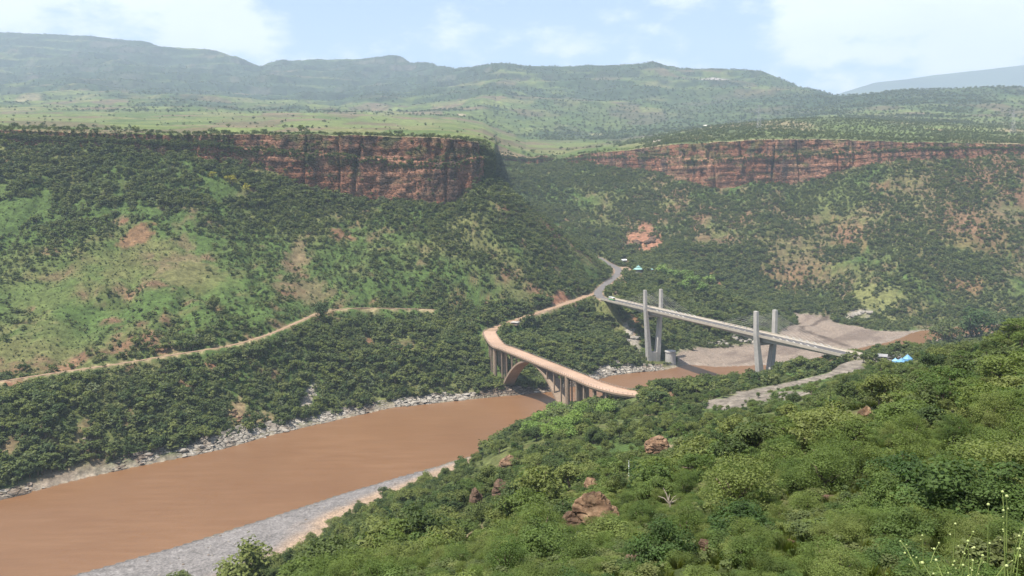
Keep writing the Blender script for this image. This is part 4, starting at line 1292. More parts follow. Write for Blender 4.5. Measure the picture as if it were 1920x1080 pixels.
# ================================================================== a walker by the roadside
t = NT('red_brown_cloth')
M_CLOTH = t.finish((.16, .05, .035), .9)
M_SKIN = mat_simple('skin', (.10, .055, .035), .1, 5, .6)
q = place(1149, 531)
walker = bpy.data.meshes.new('person')
jv = [(0, 0, .98), (0, 0, 1.2), (0, 0, 1.42), (0, 0, 1.52), (0, .02, 1.66), (.19, 0, 1.40), (.25, -.05, 1.12), (.24, -.16, .88), (-.19, 0, 1.40), (-.25, .06, 1.12), (-.24, 0, .88), (.1, 0, .92), (.11, -.14, .52), (.11, -.06, .08), (.11, -.2, .04), (-.1, 0, .92), (-.11, .12, .5), (-.11, .26, .1), (-.11, .13, .04)]
je = [(0, 1), (1, 2), (2, 3), (3, 4), (2, 5), (5, 6), (6, 7), (2, 8), (8, 9), (9, 10), (0, 11), (11, 12), (12, 13), (13, 14), (0, 15), (15, 16), (16, 17), (17, 18)]
jr = [.15, .14, .15, .055, .10, .065, .05, .035, .065, .05, .035, .095, .07, .045, .04, .095, .07, .045, .04]
walker.from_pydata(jv, je, [])
wo = link(bpy.data.objects.new('person', walker))
md = wo.modifiers.new('skin', 'SKIN')
for sv, r_ in zip(walker.skin_vertices[0].data, jr):
    sv.radius = (r_, r_)
walker.skin_vertices[0].data[0].use_root = True
wo.modifiers.new('sub', 'SUBSURF').levels = 1
walker.materials.append(M_CLOTH)
wo.location = (q[0], q[1], q[2] + .02)
wo.rotation_euler = (0, 0, 2.4)
tag(wo, 'person in reddish brown clothes walking along the verge of the valley road', 'person')
hd = MB().tube([(0, .02, 1.56), (0, .02, 1.62), (0, .02, 1.72), (0, .02, 1.80)], [.06, .105, .11, .04], 10).build('head', M_SKIN, wo, 0, True)
# ================================================================== plants
def leaf_mat(name, c0, c1, c2=None, transl=.3):
    """leaves: every plant has its own shade between two greens, every leaf clump varies a little"""
    t = NT(name)
    oi = t.n('ShaderNodeObjectInfo')
    p = t.pos()
    base = t.ramp(oi.outputs['Random'], [(0.0, c0), (.55, tuple((a + b) / 2 for a, b in zip(c0, c1))), (1.0, c1)] if c2 is None else [(0.0, c0), (.7, c1), (1.0, c2)])
    var = t.ramp(t.noise(1.7, p, 3, .6), [(.3, .62), (.7, 1.42)])
    col = t.mix(1.0, base, var, 'MULTIPLY')
    b = t.n('ShaderNodeBsdfPrincipled', {'Base Color': col, 'Roughness': .6, 'Specular IOR Level': .18})
    tr = t.n('ShaderNodeBsdfTranslucent', {'Color': t.mix(1.0, col, (1.25, 1.3, .55), 'MULTIPLY')})
    mx = t.n('ShaderNodeMixShader', {0: transl, 1: b.outputs[0], 2: tr.outputs[0]})
    t.t.links.new(mx.outputs[0], t.out.inputs['Surface'])
    return t.m
L_DARK = leaf_mat('dark_leaves', (.046, .072, .021), (.140, .160, .042))
L_MID = leaf_mat('scrub_leaves', (.066, .092, .030), (.140, .155, .052))
L_LIGHT = leaf_mat('bright_leaves', (.120, .185, .040), (.165, .235, .050))
L_YEL = leaf_mat('yellow_blossom', (.24, .22, .030), (.30, .27, .040))
L_PALE = leaf_mat('pale_leaves', (.085, .110, .048), (.130, .150, .070))
L_NEAR = leaf_mat('near_leaves', (.043, .078, .020), (.102, .142, .034), (.148, .175, .048))
L_FEATH = leaf_mat('feathery_leaves', (.076, .118, .028), (.125, .162, .040), (.160, .182, .055), .4)
L_GRASS = leaf_mat('grass_blades', (.10, .135, .030), (.165, .185, .055), None, .4)
M_BARK = mat_simple('bark', (.14, .105, .075), .35, 3, .95)

def crown_arrays(rng, nb, per, leaf, shape='round', fill=.92):
    """leaf faces gathered in clumps through a crown about one unit wide and one unit high"""
    cs, rs = [], []
    while len(cs) < nb:
        q = rng.uniform(-1, 1, 3)
        d = np.linalg.norm(q)
        if d > 1 or d < .25:
            continue
        if shape == 'round':
            c = np.array([q[0] * .36, q[1] * .36, .60 + q[2] * .29])
            r = rng.uniform(.11, .20)
        elif shape == 'shrub':
            c = np.array([q[0] * .40, q[1] * .40, .08 + (q[2] * .5 + .5) * .66])
            c[:2] *= rng.uniform(.85, 1.25) - .35 * c[2]
            c[2] *= rng.uniform(.75, 1.2)
            r = rng.uniform(.08, .23)
        elif shape == 'umbrella':
            c = np.array([q[0] * .50, q[1] * .50, .80 + q[2] * .10 - .22 * (q[0] ** 2 + q[1] ** 2) + (.0 if rng.random() < .7 else -.18)])
            r = rng.uniform(.09, .17)
        else:
            c = np.array([q[0] * .30, q[1] * .30, .52 + q[2] * .40])
            r = rng.uniform(.10, .18)
        cs.append(c)
        rs.append(r)
    cs, rs = np.array(cs), np.array(rs)
    n = nb * per
    ci = np.repeat(np.arange(nb), per)
    d = rng.normal(size=(n, 3))
    d /= np.linalg.norm(d, axis=1)[:, None]
    d[:, 2] = np.abs(d[:, 2]) * np.where(rng.random(n) < .78, 1, -1)
    flat = .55 if shape == 'umbrella' else .85
    pos = cs[ci] + d * (rs[ci] * rng.uniform(.45, 1.05, n) ** .6 * np.where(rng.random(n) < .12, 1.38, 1))[:, None] * np.array([1, 1, flat])
    nrm = d * .8 + rng.normal(size=(n, 3)) * .42 + np.array([0, 0, .45])
    nrm /= np.linalg.norm(nrm, axis=1)[:, None]
    a = np.cross(nrm, rng.normal(size=(n, 3)))
    a /= np.linalg.norm(a, axis=1)[:, None]
    b = np.cross(nrm, a)
    s = leaf * rng.uniform(.6, 1.35, n)[:, None]
    v = np.stack([pos + a * s, pos + b * s * .55, pos - a * s, pos - b * s * .55], 1).reshape(-1, 3)
    v[:, 2] = np.maximum(v[:, 2], .0)
    f = np.arange(4 * n).reshape(n, 4)
    return v, f, cs
def trunk_arrays(rng, cs, shape, hi=False):
    mb = MB()
    seg = 6 if hi else 4
    if shape == 'shrub':
        for k in range(4 if hi else 2):
            c = cs[rng.integers(len(cs))]
            mb.tube([(c[0] * .15, c[1] * .15, -.08), (c[0] * .5, c[1] * .5, c[2] * .5), tuple(c)], [.022, .016, .006], seg)
    else:
        lean = rng.uniform(-.05, .05, 2)
        z1 = .34 if shape != 'umbrella' else .5
        mb.tube([(0, 0, -.10), (lean[0] * .4, lean[1] * .4, z1 * .5), (lean[0], lean[1], z1)], [.042, .032, .026], seg + 1)
        for k in range(7 if hi else 4):
            c = cs[rng.integers(len(cs))]
            mb.tube([(lean[0], lean[1], z1 - .04), tuple((np.array([lean[0], lean[1], z1]) * .5 + c * .5) + np.array([0, 0, -.03])), tuple(c)], [.022, .014, .005], seg)
    v = np.array(mb.v)
    tris = []
    for f in mb.f:
        for k in range(1, len(f) - 1):
            tris.append((f[0], f[k], f[k + 1]))
    return v, np.array(tris)
def np_mesh(name, parts):
    """parts: list of (verts, faces, material) -> one mesh with several materials"""
    me = bpy.data.meshes.new(name)
    nv = sum(len(p_[0]) for p_ in parts)
    V = np.concatenate([np.asarray(p_[0], np.float32) for p_ in parts])
    loops, starts, mi, off, ls = [], [], [], 0, 0
    for k, (v, f, m_) in enumerate(parts):
        f = np.asarray(f, np.int32)
        loops.append((f + off).ravel())
        starts.append(ls + np.arange(len(f)) * f.shape[1])
        mi.append(np.full(len(f), k, np.int32))
        off += len(v)
        ls += f.size
        me.materials.append(m_)
    L, S, I = np.concatenate(loops), np.concatenate(starts).astype(np.int32), np.concatenate(mi)
    me.vertices.add(nv)
    me.vertices.foreach_set('co', V.ravel())
    me.loops.add(len(L))
    me.loops.foreach_set('vertex_index', L.astype(np.int32))
    me.polygons.add(len(S))
    me.polygons.foreach_set('loop_start', S)
    me.polygons.foreach_set('material_index', I)
    me.update(calc_edges=True)
    return me

# plant patterns: key -> list of (crown mesh, trunk mesh, joined mesh)
PLANTS = {}
def pattern(key, shape, mat, nb, per, leaf, count, seed, hi=False):
    out = []
    for k in range(count):
        rng = np.random.default_rng(seed * 100 + k)
        v, f, cs = crown_arrays(rng, nb, per, leaf, shape)
        tv, tf = trunk_arrays(rng, cs, shape, hi)
        out.append((np_mesh('crown', [(v, f, mat)]), np_mesh('trunk', [(tv, tf, M_BARK)]), np_mesh('plant', [(v, f, mat), (tv, tf, M_BARK)])))
    PLANTS[key] = out
#        key            shape      leaves   clumps leaves size  variants
pattern('tree_far',     'round',   L_DARK,  13, 24, .075, 5, 1)
pattern('scrub_far',    'shrub',   L_MID,   10, 24, .085, 5, 2)
pattern('umbrella_far', 'umbrella', L_DARK, 16, 22, .070, 4, 3)
pattern('light_far',    'round',   L_LIGHT, 13, 26, .070, 2, 4)
pattern('yellow_far',   'round',   L_YEL,   12, 24, .070, 2, 5)
pattern('pale_far',     'shrub',   L_PALE,  10, 22, .080, 2, 6)
pattern('tree_mid',     'round',   L_DARK,  30, 60, .036, 4, 7, True)
pattern('scrub_mid',    'shrub',   L_NEAR,  20, 78, .038, 6, 8, True)
pattern('light_mid',    'round',   L_LIGHT, 30, 60, .034, 2, 9, True)
pattern('olive_mid',    'shrub',   L_MID,   20, 78, .036, 4, 10, True)
pattern('scrub_near',   'shrub',   L_NEAR,  30, 220, .021, 4, 11, True)
pattern('tree_near',    'tall',    L_DARK,  44, 150, .020, 3, 12, True)
pattern('feather_mid',  'umbrella', L_FEATH, 34, 70, .026, 3, 13, True)
pattern('feather_near', 'tall',    L_FEATH, 46, 170, .013, 3, 14, True)
# tufts of grass and herbs
tuft = []
for k in range(4):
    rng = np.random.default_rng(500 + k)
    n = 120
    a = rng.uniform(0, 2 * math.pi, n)
    r0 = rng.uniform(0, .18, n)
    hgt_ = rng.uniform(.4, 1.0, n)
    out_ = rng.uniform(.1, .45, n)
    w_ = .006 + .009 * rng.random(n)
    b0 = np.stack([r0 * np.cos(a), r0 * np.sin(a), np.full(n, -.05)], -1)
    md_ = b0 + np.stack([out_ * .45 * np.cos(a), out_ * .45 * np.sin(a), hgt_ * .65], -1)
    tp_ = b0 + np.stack([out_ * np.cos(a), out_ * np.sin(a), hgt_], -1)
    sd_ = np.stack([-np.sin(a), np.cos(a), 0 * a], -1) * w_[:, None]
    v = np.stack([b0 - sd_ * .7, b0 + sd_ * .7, md_ + sd_, tp_, md_ - sd_], 1).reshape(-1, 3)
    f = np.arange(5 * n).reshape(n, 5)
    tuft.append((None, None, np_mesh('tuft', [(v, f, L_GRASS)])))
PLANTS['tuft'] = tuft

# instancer for what nobody could count
def make_stuff(name, keys, pts, scl, rot, idx, label):
    col = bpy.data.collections.new('patterns of ' + name)
    names = []
    for k in keys:
        for j, (_c, _t2, me) in enumerate(PLANTS[k]):
            o = bpy.data.objects.new('%s_%04d' % (name, len(names)), me)
            col.objects.link(o)
            names.append(o)
    me = bpy.data.meshes.new(name)
    me.vertices.add(len(pts))
    me.vertices.foreach_set('co', np.asarray(pts, np.float32).ravel())
    for nm, ty, arr in (('scl', 'FLOAT_VECTOR', scl), ('rot', 'FLOAT_VECTOR', rot)):
        at = me.attributes.new(nm, ty, 'POINT')
        at.data.foreach_set('vector', np.asarray(arr, np.float32).ravel())
    at = me.attributes.new('pick', 'INT', 'POINT')
    at.data.foreach_set('value', np.asarray(idx, np.int32))
    me.update()
    o = link(bpy.data.objects.new(name, me))
    ng = bpy.data.node_groups.new(name, 'GeometryNodeTree')
    ng.interface.new_socket('Geometry', in_out='INPUT', socket_type='NodeSocketGeometry')
    ng.interface.new_socket('Geometry', in_out='OUTPUT', socket_type='NodeSocketGeometry')
    N_ = ng.nodes
    gi, go = N_.new('NodeGroupInput'), N_.new('NodeGroupOutput')
    ci = N_.new('GeometryNodeCollectionInfo')
    ci.inputs['Collection'].default_value = col
    ci.inputs['Separate Children'].default_value = True
    ci.inputs['Reset Children'].default_value = True
    ip = N_.new('GeometryNodeInstanceOnPoints')
    ip.inputs['Pick Instance'].default_value = True
    def attr(nm, ty):
        a = N_.new('GeometryNodeInputNamedAttribute')
        a.data_type = ty
        a.inputs['Name'].default_value = nm
        return a.outputs['Attribute']
    L_ = ng.links
    L_.new(gi.outputs[0], ip.inputs['Points'])
    L_.new(ci.outputs[0], ip.inputs['Instance'])
    L_.new(attr('pick', 'INT'), ip.inputs['Instance Index'])
    L_.new(attr('rot', 'FLOAT_VECTOR'), ip.inputs['Rotation'])
    L_.new(attr('scl', 'FLOAT_VECTOR'), ip.inputs['Scale'])
    L_.new(ip.outputs[0], go.inputs[0])
    md = o.modifiers.new('scatter', 'NODES')
    md.node_group = ng
    tag(o, label, None, None, 'stuff')
    return o

def in_view(x, y, z, mx=170, my=150):
    a, b, w = to_px(np.stack([x, y, z], -1))
    ex = 16 * FPX / np.maximum(np.hypot(x, y), 8)            # room for a viewpoint some metres to the side
    return (a > -mx - ex) & (a < 1920 + mx + ex) & (b > -my) & (b < 1080 + my + ex) & (y > 1)
_tha, _rma = th, rmax
def on_sheet(x, y, margin=2.0):
    """in front of the cliffs' feet"""
    a = np.arctan2(x - PIV[0], y - PIV[1])
    r_ = np.hypot(x - PIV[0], y - PIV[1])
    return r_ < np.interp(a, _ang[_o], _rad[_o]) - margin
def jgrid(x0, x1, y0, y1, c, seed):
    rng = np.random.default_rng(seed)
    gx, gy = np.meshgrid(np.arange(x0, x1, c), np.arange(y0, y1, c), indexing='ij')
    return (gx + rng.uniform(-.5, .5, gx.shape) * c).ravel(), (gy + rng.uniform(-.5, .5, gx.shape) * c).ravel(), rng

# small heightfield lookups from the valley sheet keep this quick
def sheet_lookup(x, y, arrs):
    a = (np.arctan2(x - PIV[0], y - PIV[1]) - th[0]) / (th[-1] - th[0]) * (NU - 1)
    a = np.clip(a, 0, NU - 1.001)
    r_ = np.hypot(x - PIV[0], y - PIV[1])
    i = a.astype(int)
    fa_ = a - i
    rm = rmax[i] * (1 - fa_) + rmax[i + 1] * fa_
    v_ = np.clip((np.log(r_) - math.log(36.0)) / (np.log(rm) - math.log(36.0)) * (NV - 1), 0, NV - 1.001)
    j = v_.astype(int)
    fv_ = v_ - j
    out = []
    for A_ in arrs:
        out.append((A_[i, j] * (1 - fa_) + A_[i + 1, j] * fa_) * (1 - fv_) + (A_[i, j + 1] * (1 - fa_) + A_[i + 1, j + 1] * fa_) * fv_)
    return out

def built_clear(x, y):
    """True away from bridges and huts"""
    ok = np.ones(x.shape, bool)
    for o in scene.objects:
        if o.parent is None and o.get('category') in ('pavilion', 'hut', 'shed', 'tent'):
            ok &= np.hypot(x - o.location.x, y - o.location.y) > 7.0
            ln = math.hypot(o.location.x, o.location.y)         # keep low growth on its open side
            t_ = (x * o.location.x + y * o.location.y) / ln
            off = np.abs(x * o.location.y - y * o.location.x) / ln
            ok &= ~((off < 5) & (t_ < ln) & (t_ > ln - 26))
    return ok
def under_decks(x, y):
    d1, _ = line_dist(x, y, [(*newb(T0 - 3),), (*newb(T1 + 3),)])
    d2, _ = line_dist(x, y, [tuple(p_[:2]) for p_ in OLDC])
    return d1, d2

# things the photograph shows uncovered: roads, bridges, huts, boulders, the terrace
_vis = []
for pts_, a_, b_ in ((ROAD_NEW, 0, 99), (ROAD_OLD, 0, 14), (ROAD_OLD, 27, 99), (PATH, 0, 99), (ROAD_NEW_HEAD, 16, 99)):
    c_ = np.array(pts_)[a_:b_]
    _vis.append(np.array(curve([tuple(p_) for p_ in c_], 2)))
_vis.append(np.array([(p_[0] - 4.8 * .93, p_[1] - 4.8 * .37, OZ - 2.5) for p_ in OLDC]))
_vis.append(np.array([(p_[0], p_[1], OZ - 6) for p_ in OLDC[:int(len(OLDC) * .8)]]))
_vis.append(np.array([(*newb(t_, -6), DECK_Z - 2.5) for t_ in np.linspace(T0 + 6, 205, 90)]))
_vis.append(np.array([(*newb(145, o_), z_) for o_ in (-5, -2, 2, 5) for z_ in (24, 28, 34)]))
_vis.append(np.array([(*newb(0, o_), z_) for o_ in (-6, -2, 2, 6, 10) for z_ in (3, 8, 14, 22, 30)]))
for a_, b_ in [(1197, 508), (1222, 508), (1170, 490), (966, 606), (1153, 551), (1149, 530)]:
    _vis.append(ground(a_, b_)[None] + np.array([[0, 0, 1.2]]))
_vis.append(np.array([(t_[0], t_[1], gz(*t_) + 2.0) for t_ in tl]))
for p_ in np.arange(470, 880, 8):
    _vis.append(at_y(p_, np.interp(p_, RIM_T[:, 0], RIM_T[:, 2]) - 14, np.interp(p_, RIM_T[:, 0], RIM_T[:, 3]))[None])
for p_ in np.arange(1230, 1660, 8):
    _vis.append(at_y(p_, np.interp(p_, RIM_T[:, 0], RIM_T[:, 2]) - 10, np.interp(p_, RIM_T[:, 0], RIM_T[:, 3]))[None])
_vis.append(np.array([at_z(a_, b_, 1.0) for a_, b_ in ((600, 975), (650, 955), (700, 930), (740, 915), (780, 897), (820, 884), (850, 870), (880, 868), (905, 860), (850, 880), (820, 893))]))
_vis.append(np.array([at_z(a_, b_, 0.0) for a_, b_ in ((1150, 727), (1180, 725), (1210, 721), (1270, 704), (1300, 701), (1340, 697), (1380, 692), (1410, 688))]))
for a_, b_ in [(1330, 768), (1360, 765), (1400, 760), (1440, 752), (1470, 745), (1500, 730), (1560, 705), (1590, 694), (1620, 688), (1180, 640), (1188, 620), (1345, 645), (1400, 640), (440, 780), (440, 795), (580, 735), (580, 755), (1210, 445), (25, 720)]:
    _vis.append(ground(a_, b_)[None])
for a_, b_, dz_ in [(1117, 985, 2.2), (1100, 985, 1.5), (1135, 985, 1.5), (1117, 985, 3.5), (1078, 995, 1.0), (1070, 990, 1.5), (893, 945, 1.2), (938, 930, 2), (938, 925, 3), (955, 875, 1), (1232, 845, 1), (1220, 850, 1), (1245, 848, 1.5), (1108, 912, 1), (1184, 1055, .6), (1324, 1030, .5), (1485, 1020, .15), (1258, 742, .5), (1556, 940, .5), (1625, 780, 1), (1255, 945, 1.0), (905, 985, 0), (880, 1005, 0), (1070, 918, 0), (1175, 912, 0)]:
    g_ = ground(a_, b_)
    _vis.append(g_[None] + np.array([[0, 0, dz_]]))
_vis = np.concatenate(_vis)
VPX, VPY, VW = to_px(_vis)
def uncover(x, y, z, Hh, wd_):
    """heights lowered, and a mask of plants that may stay, so that those things show"""
    def hits(h_):
        a, b, w = to_px(np.stack([x, y, z], -1))
        _, b1, _w = to_px(np.stack([x, y, z + h_], -1))
        hw = wd_ * h_ * .42 * FPX / w
        out = np.zeros(len(x), bool)
        for i in range(0, len(x), 4000):
            sl = slice(i, i + 4000)
            out[sl] = ((np.abs(a[sl, None] - VPX) < hw[sl, None]) & (VPY > b1[sl, None] - 1) & (VPY < b[sl, None] + 2) & (w[sl, None] < VW - .5)).any(1)
        return out
    h1 = hits(Hh)
    H2 = np.where(h1, Hh * .5, Hh)
    h2 = hits(H2)
    H3 = np.where(h2, H2 * .6, H2)
    return H3, ~hits(H3)

# ---- far slopes
FX, FY, rng = jgrid(-520, 1050, 385, 1560, 3.0, 61)
ok = on_sheet(FX, FY)
FX, FY = FX[ok], FY[ok]
FZ, FG_, FS = sheet_lookup(FX, FY, [AZ, AGROW, ASD])
ok = in_view(FX, FY, FZ) & (FS > 4) & (FG_ > .05)
FX, FY, FZ, FG_, FS = FX[ok], FY[ok], FZ[ok], FG_[ok], FS[ok]
dens = .5 + .75 * fbm(FX, FY, 60, 4, 401) + .25 * fbm(FX, FY, 18, 2, 402)
pth, _ = line_dist(FX, FY, [p_[:2] for p_ in PATH])
side, _ = line_dist(FX, FY, [p_ for p_ in FAR])
nz1, nz2 = fbm(FX, FY, 45, 3, 403), fbm(FX, FY, 14, 2, 404)
lw = ((FX + 20 * nz1 < 95) & (FY < 990)).astype(float)
leftside = lw > .5
bw_ = lw * (1 - smooth(38, 56, FZ + 9 * nz1 + 5 * nz2)) * (1 - smooth(85, 120, FS + 18 * nz1))
mw_ = lw * (1 - bw_) * (1 - smooth(-150, -50, FX + 40 * nz1)) * (1 - smooth(88, 124, FZ + 16 * nz1))
tw_ = lw * smooth(118, 145, FZ + 8 * nz1)
below, meadow, talus = bw_ > rng.random(len(FX)), mw_ > rng.random(len(FX)), tw_ > rng.random(len(FX))
rightside = ~leftside
dens = .5 + 1.35 * (dens - .5)
dens = dens + .42 * bw_ + (lw - bw_ - mw_) * .20 - .08 * tw_
dens = dens + .16 * mw_
dens = np.where(rightside, dens * .85 + .32 - .16 * smooth(350, 700, FX) + .22 * (1 - smooth(25, 95, FZ + 20 * nz1)), dens)
spur = (FX > -25) & (FX < 130) & (FY < 800) & (FZ + 6 * nz1 < 48)
valley = (FX > 90) & (FX < 330) & (FY > 740) & (FY < 1080) & (FZ + 18 * nz1 + 8 * nz2 < 66) & (FZ > 6)
dens = np.where(spur, dens + .38, np.where(valley, dens + .16, dens))
d1, d2 = under_decks(FX, FY)
ok = (rng.random(len(FX)) < np.clip(dens, np.where(leftside, .55, .42), .97) * np.where(FG_ > .6, 1, FG_)) & built_clear(FX, FY) & ~((d2 < 9) & (FZ > 19)) & (d2 > 5.5) & (d1 > 4)
FX, FY, FZ, dens, below, meadow, talus, rightside, spur, valley = [a[ok] for a in (FX, FY, FZ, dens, below, meadow, talus, rightside, spur, valley)]
n = len(FX)
u = rng.random(n)
big = rng.random(n) ** 2.2
H = 1.7 + 3.6 * big + 1.0 * np.clip(dens, 0, 1.2)
H = np.where(meadow, 1.0 + 3.4 * rng.random(n) ** 3, H)
pk_ = fbm(FX, FY, 34, 3, 406) + .25 * rng.normal(size=n)
H = np.where(below, np.where(pk_ > .0, 3.6 + 5.2 * rng.random(n), 1.8 + 3.2 * rng.random(n)), H)
H = np.where(talus & (pk_ < -.1), H * .65, H)
H = np.where(spur | valley, 3.2 + 5.4 * rng.random(n) ** 1.3, H)
H = np.where(talus, 3.2 + 5.2 * big, H)
H = np.where(rightside & ~valley, 1.8 + 4.2 * big + .8 * np.clip(dens, 0, 1), H)
H = np.where((dens < .36) & ~spur & ~valley, np.minimum(H, .7 + 1.2 * rng.random(n) ** 2), H)
istree = (H > 4.6)
keys_far = ['tree_far', 'scrub_far', 'umbrella_far', 'light_far', 'yellow_far', 'pale_far']
cnt = [len(PLANTS[k]) for k in keys_far]
base_i = np.r_[0, np.cumsum(cnt)]
kind = np.where(istree, 0, 1)
kind = np.where(istree & (rng.random(n) < np.where(spur, .38, .10)), 2, kind)
kind = np.where(istree & (kind == 0) & (rng.random(n) < .25), 1, kind)
kind = np.where(~istree & (rng.random(n) < .32), 0, kind)
kind = np.where((pk_ < -.05) & (kind == 0) & (rng.random(n) < .7), 1, kind)
kind = np.where(rng.random(n) < .045, 5, kind)
kind = np.where((H < 1.9) & (rng.random(n) < .8), 1, kind)
def pick(kind, cnt_arr, base_arr, rng):
    return base_arr[kind] + np.floor(rng.random(len(kind)) * np.array(cnt_arr)[kind]).astype(int)
W = np.where(kind == 2, 1.25, np.where(kind == 0, 1.1, 1.35)) * (.85 + .35 * rng.random(n))
H, stay = uncover(FX, FY, FZ, H, W)
d1, d2 = under_decks(FX, FY)
H = np.where((d1 < 8.5) & (FZ > 38), np.minimum(H, 1.3), H)
stay &= ~((d1 < 8.5) & (FZ + H > DECK_Z - .6))
FX, FY, FZ, H, W, kind = [a_[stay] for a_ in (FX, FY, FZ, H, W, kind)]
n = len(FX)
far_pts = [np.stack([FX, FY, FZ], -1)]
far_scl = [np.stack([H * W, H * W, H], -1)]
far_rot = [np.stack([0 * H, 0 * H, rng.random(n) * 6.283], -1)]
far_idx = [pick(kind, cnt, base_i, rng)]
print('far slope plants', n)

# ---- on the cliffs: ledges, clefts, the rim and the foot
rng = np.random.default_rng(62)
ci_ = np.clip(np.searchsorted(CPX, rng.uniform(-120, 2040, 12000)), 0, NC - 1)
hj = np.where(rng.random(12000) < .5, rng.integers(int(NR * .58), int(NR * .72), 12000), rng.integers(10, NR - 1, 12000))
wantc = np.clip(np.where((hj > NR * .6) & (hj < NR * .72), .5, .10) + .8 * mossy[ci_, hj] * .4 + .5 * cleft[ci_, hj] * .5 + np.where(CPX[ci_] < 440, .6, 0) + np.where(CPX[ci_] > 1650, .12, 0) + np.where((CPX[ci_] > 930) & (CPX[ci_] < 1120), .8, 0), 0, 1)
keep = (rng.random(12000) < wantc) & (CPX[ci_] > -120) & (CPX[ci_] < 2040)
ci_, hj = ci_[keep], hj[keep]
cp = CV[ci_, hj] - np.array([0, 0, .6])
H = np.where(CPX[ci_] < 1000, 1.6, 1.5) + 2.6 * rng.random(len(ci_)) ** 2
far_pts.append(cp); far_scl.append(np.stack([H * 1.3, H * 1.3, H], -1)); far_rot.append(np.stack([0 * H, 0 * H, rng.random(len(H)) * 6.283], -1)); far_idx.append(pick(np.where(rng.random(len(H)) < .5, 0, 1), cnt, base_i, rng))
ci_ = np.clip(np.searchsorted(CPX, rng.uniform(-120, 2040, 5200)), 0, NC - 1)
ri_ = rng.integers(0, 14, 5200)
keep = (CPX[ci_] > -120) & (CPX[ci_] < 2040) & (rng.random(5200) < .25 + .6 * (fbm(S_ARC[ci_], ri_ * 9.0, 45, 3, 405) > .05))
ci_, ri_ = ci_[keep], ri_[keep]
cp = MV[ci_, ri_] + np.c_[rng.normal(0, 1.5, len(ci_)), np.abs(rng.normal(0, 1.5, len(ci_))), np.full(len(ci_), -.35)]
H = 1.4 + 3.4 * rng.random(len(ci_)) ** 3
far_pts.append(cp); far_scl.append(np.stack([H * 1.35, H * 1.35, H], -1)); far_rot.append(np.stack([0 * H, 0 * H, rng.random(len(H)) * 6.283], -1)); far_idx.append(pick(np.where(rng.random(len(H)) < .4, 0, 1), cnt, base_i, rng))
ks_ = np.where((CPX > 905) & (CPX < 940))[0]
ci_ = rng.choice(ks_, 1500)
hj = rng.integers(4, NR - 1, 1500)
cp = CV[ci_, hj] - np.array([0, 0, .8])
H = 2.2 + 3.5 * rng.random(1500) ** 1.5
far_pts.append(cp); far_scl.append(np.stack([H * 1.3, H * 1.3, H], -1)); far_rot.append(np.stack([0 * H, 0 * H, rng.random(len(H)) * 6.283], -1)); far_idx.append(pick(np.where(rng.random(len(H)) < .5, 0, 1), cnt, base_i, rng))
far_pts, far_scl, far_rot, far_idx = [np.concatenate(a) for a in (far_pts, far_scl, far_rot, far_idx)]

# ---- plateau and mountain sides
rng = np.random.default_rng(63)
M_ = 90000
ci_, ri_ = np.clip(np.searchsorted(CPX, rng.uniform(-110, 2030, M_)) - 1, 0, NC - 2), rng.integers(6, int(np.searchsorted(vv, 6.98)), M_)
fu, fv = rng.random(M_), rng.random(M_)
def bil(A_):
    fu_, fv_ = (fu, fv) if A_.ndim == 2 else (fu[:, None], fv[:, None])
    return (A_[ci_, ri_] * (1 - fu_) + A_[ci_ + 1, ri_] * fu_) * (1 - fv_) + (A_[ci_, ri_ + 1] * (1 - fu_) + A_[ci_ + 1, ri_ + 1] * fu_) * fv_
pp = bil(MV)
wd, sh_, pl = bil(wood), bil(shelf), bil(plain)
hdg = bil(hed)
Yd = pp[:, 1]
prob = (.10 + .85 * wd ** 1.5) * np.where(Yd > 2600, .42, 1)
prob = np.where(pl > .5, .006 + .03 * hdg + .04 * (fbm(pp[:, 0], pp[:, 1], 160, 3, 411) > .25), prob)
prob = np.where(sh_ > .5, .55 + .5 * fbm(pp[:, 0], pp[:, 1], 70, 3, 412), prob)
keep = (rng.random(M_) < prob) & (CPX[ci_] > -100) & (CPX[ci_] < 2020)
pp, Yd, sh_, pl = pp[keep], Yd[keep], sh_[keep], pl[keep]
n = len(pp)
H = np.where(Yd > 2600, 5 + 5 * rng.random(n), 4.0 + 4.5 * rng.random(n) ** 1.5)
H = np.where(sh_ > .5, 2.2 + 2.8 * rng.random(n), H)
H = np.where(pl > .5, 2.5 + 5.5 * rng.random(n) ** 2.2, H)
pp[:, 2] -= .1 * H
kf = ['tree_far', 'scrub_far']
cnt2 = [len(PLANTS[k]) for k in kf]
b2 = np.r_[0, np.cumsum(cnt2)]
wid = np.where(Yd > 2600, 1.35, 1.3)
make_stuff('far_trees', kf, pp, np.stack([H * wid, H * wid, H], -1), np.stack([0 * H, 0 * H, rng.random(n) * 6.283], -1), pick(np.where(sh_ > .5, 1, (rng.random(n) < .3).astype(int)), cnt2, b2, rng), 'scattered trees and scrub over the plateau fields and mountain sides')
print('far trees', n)

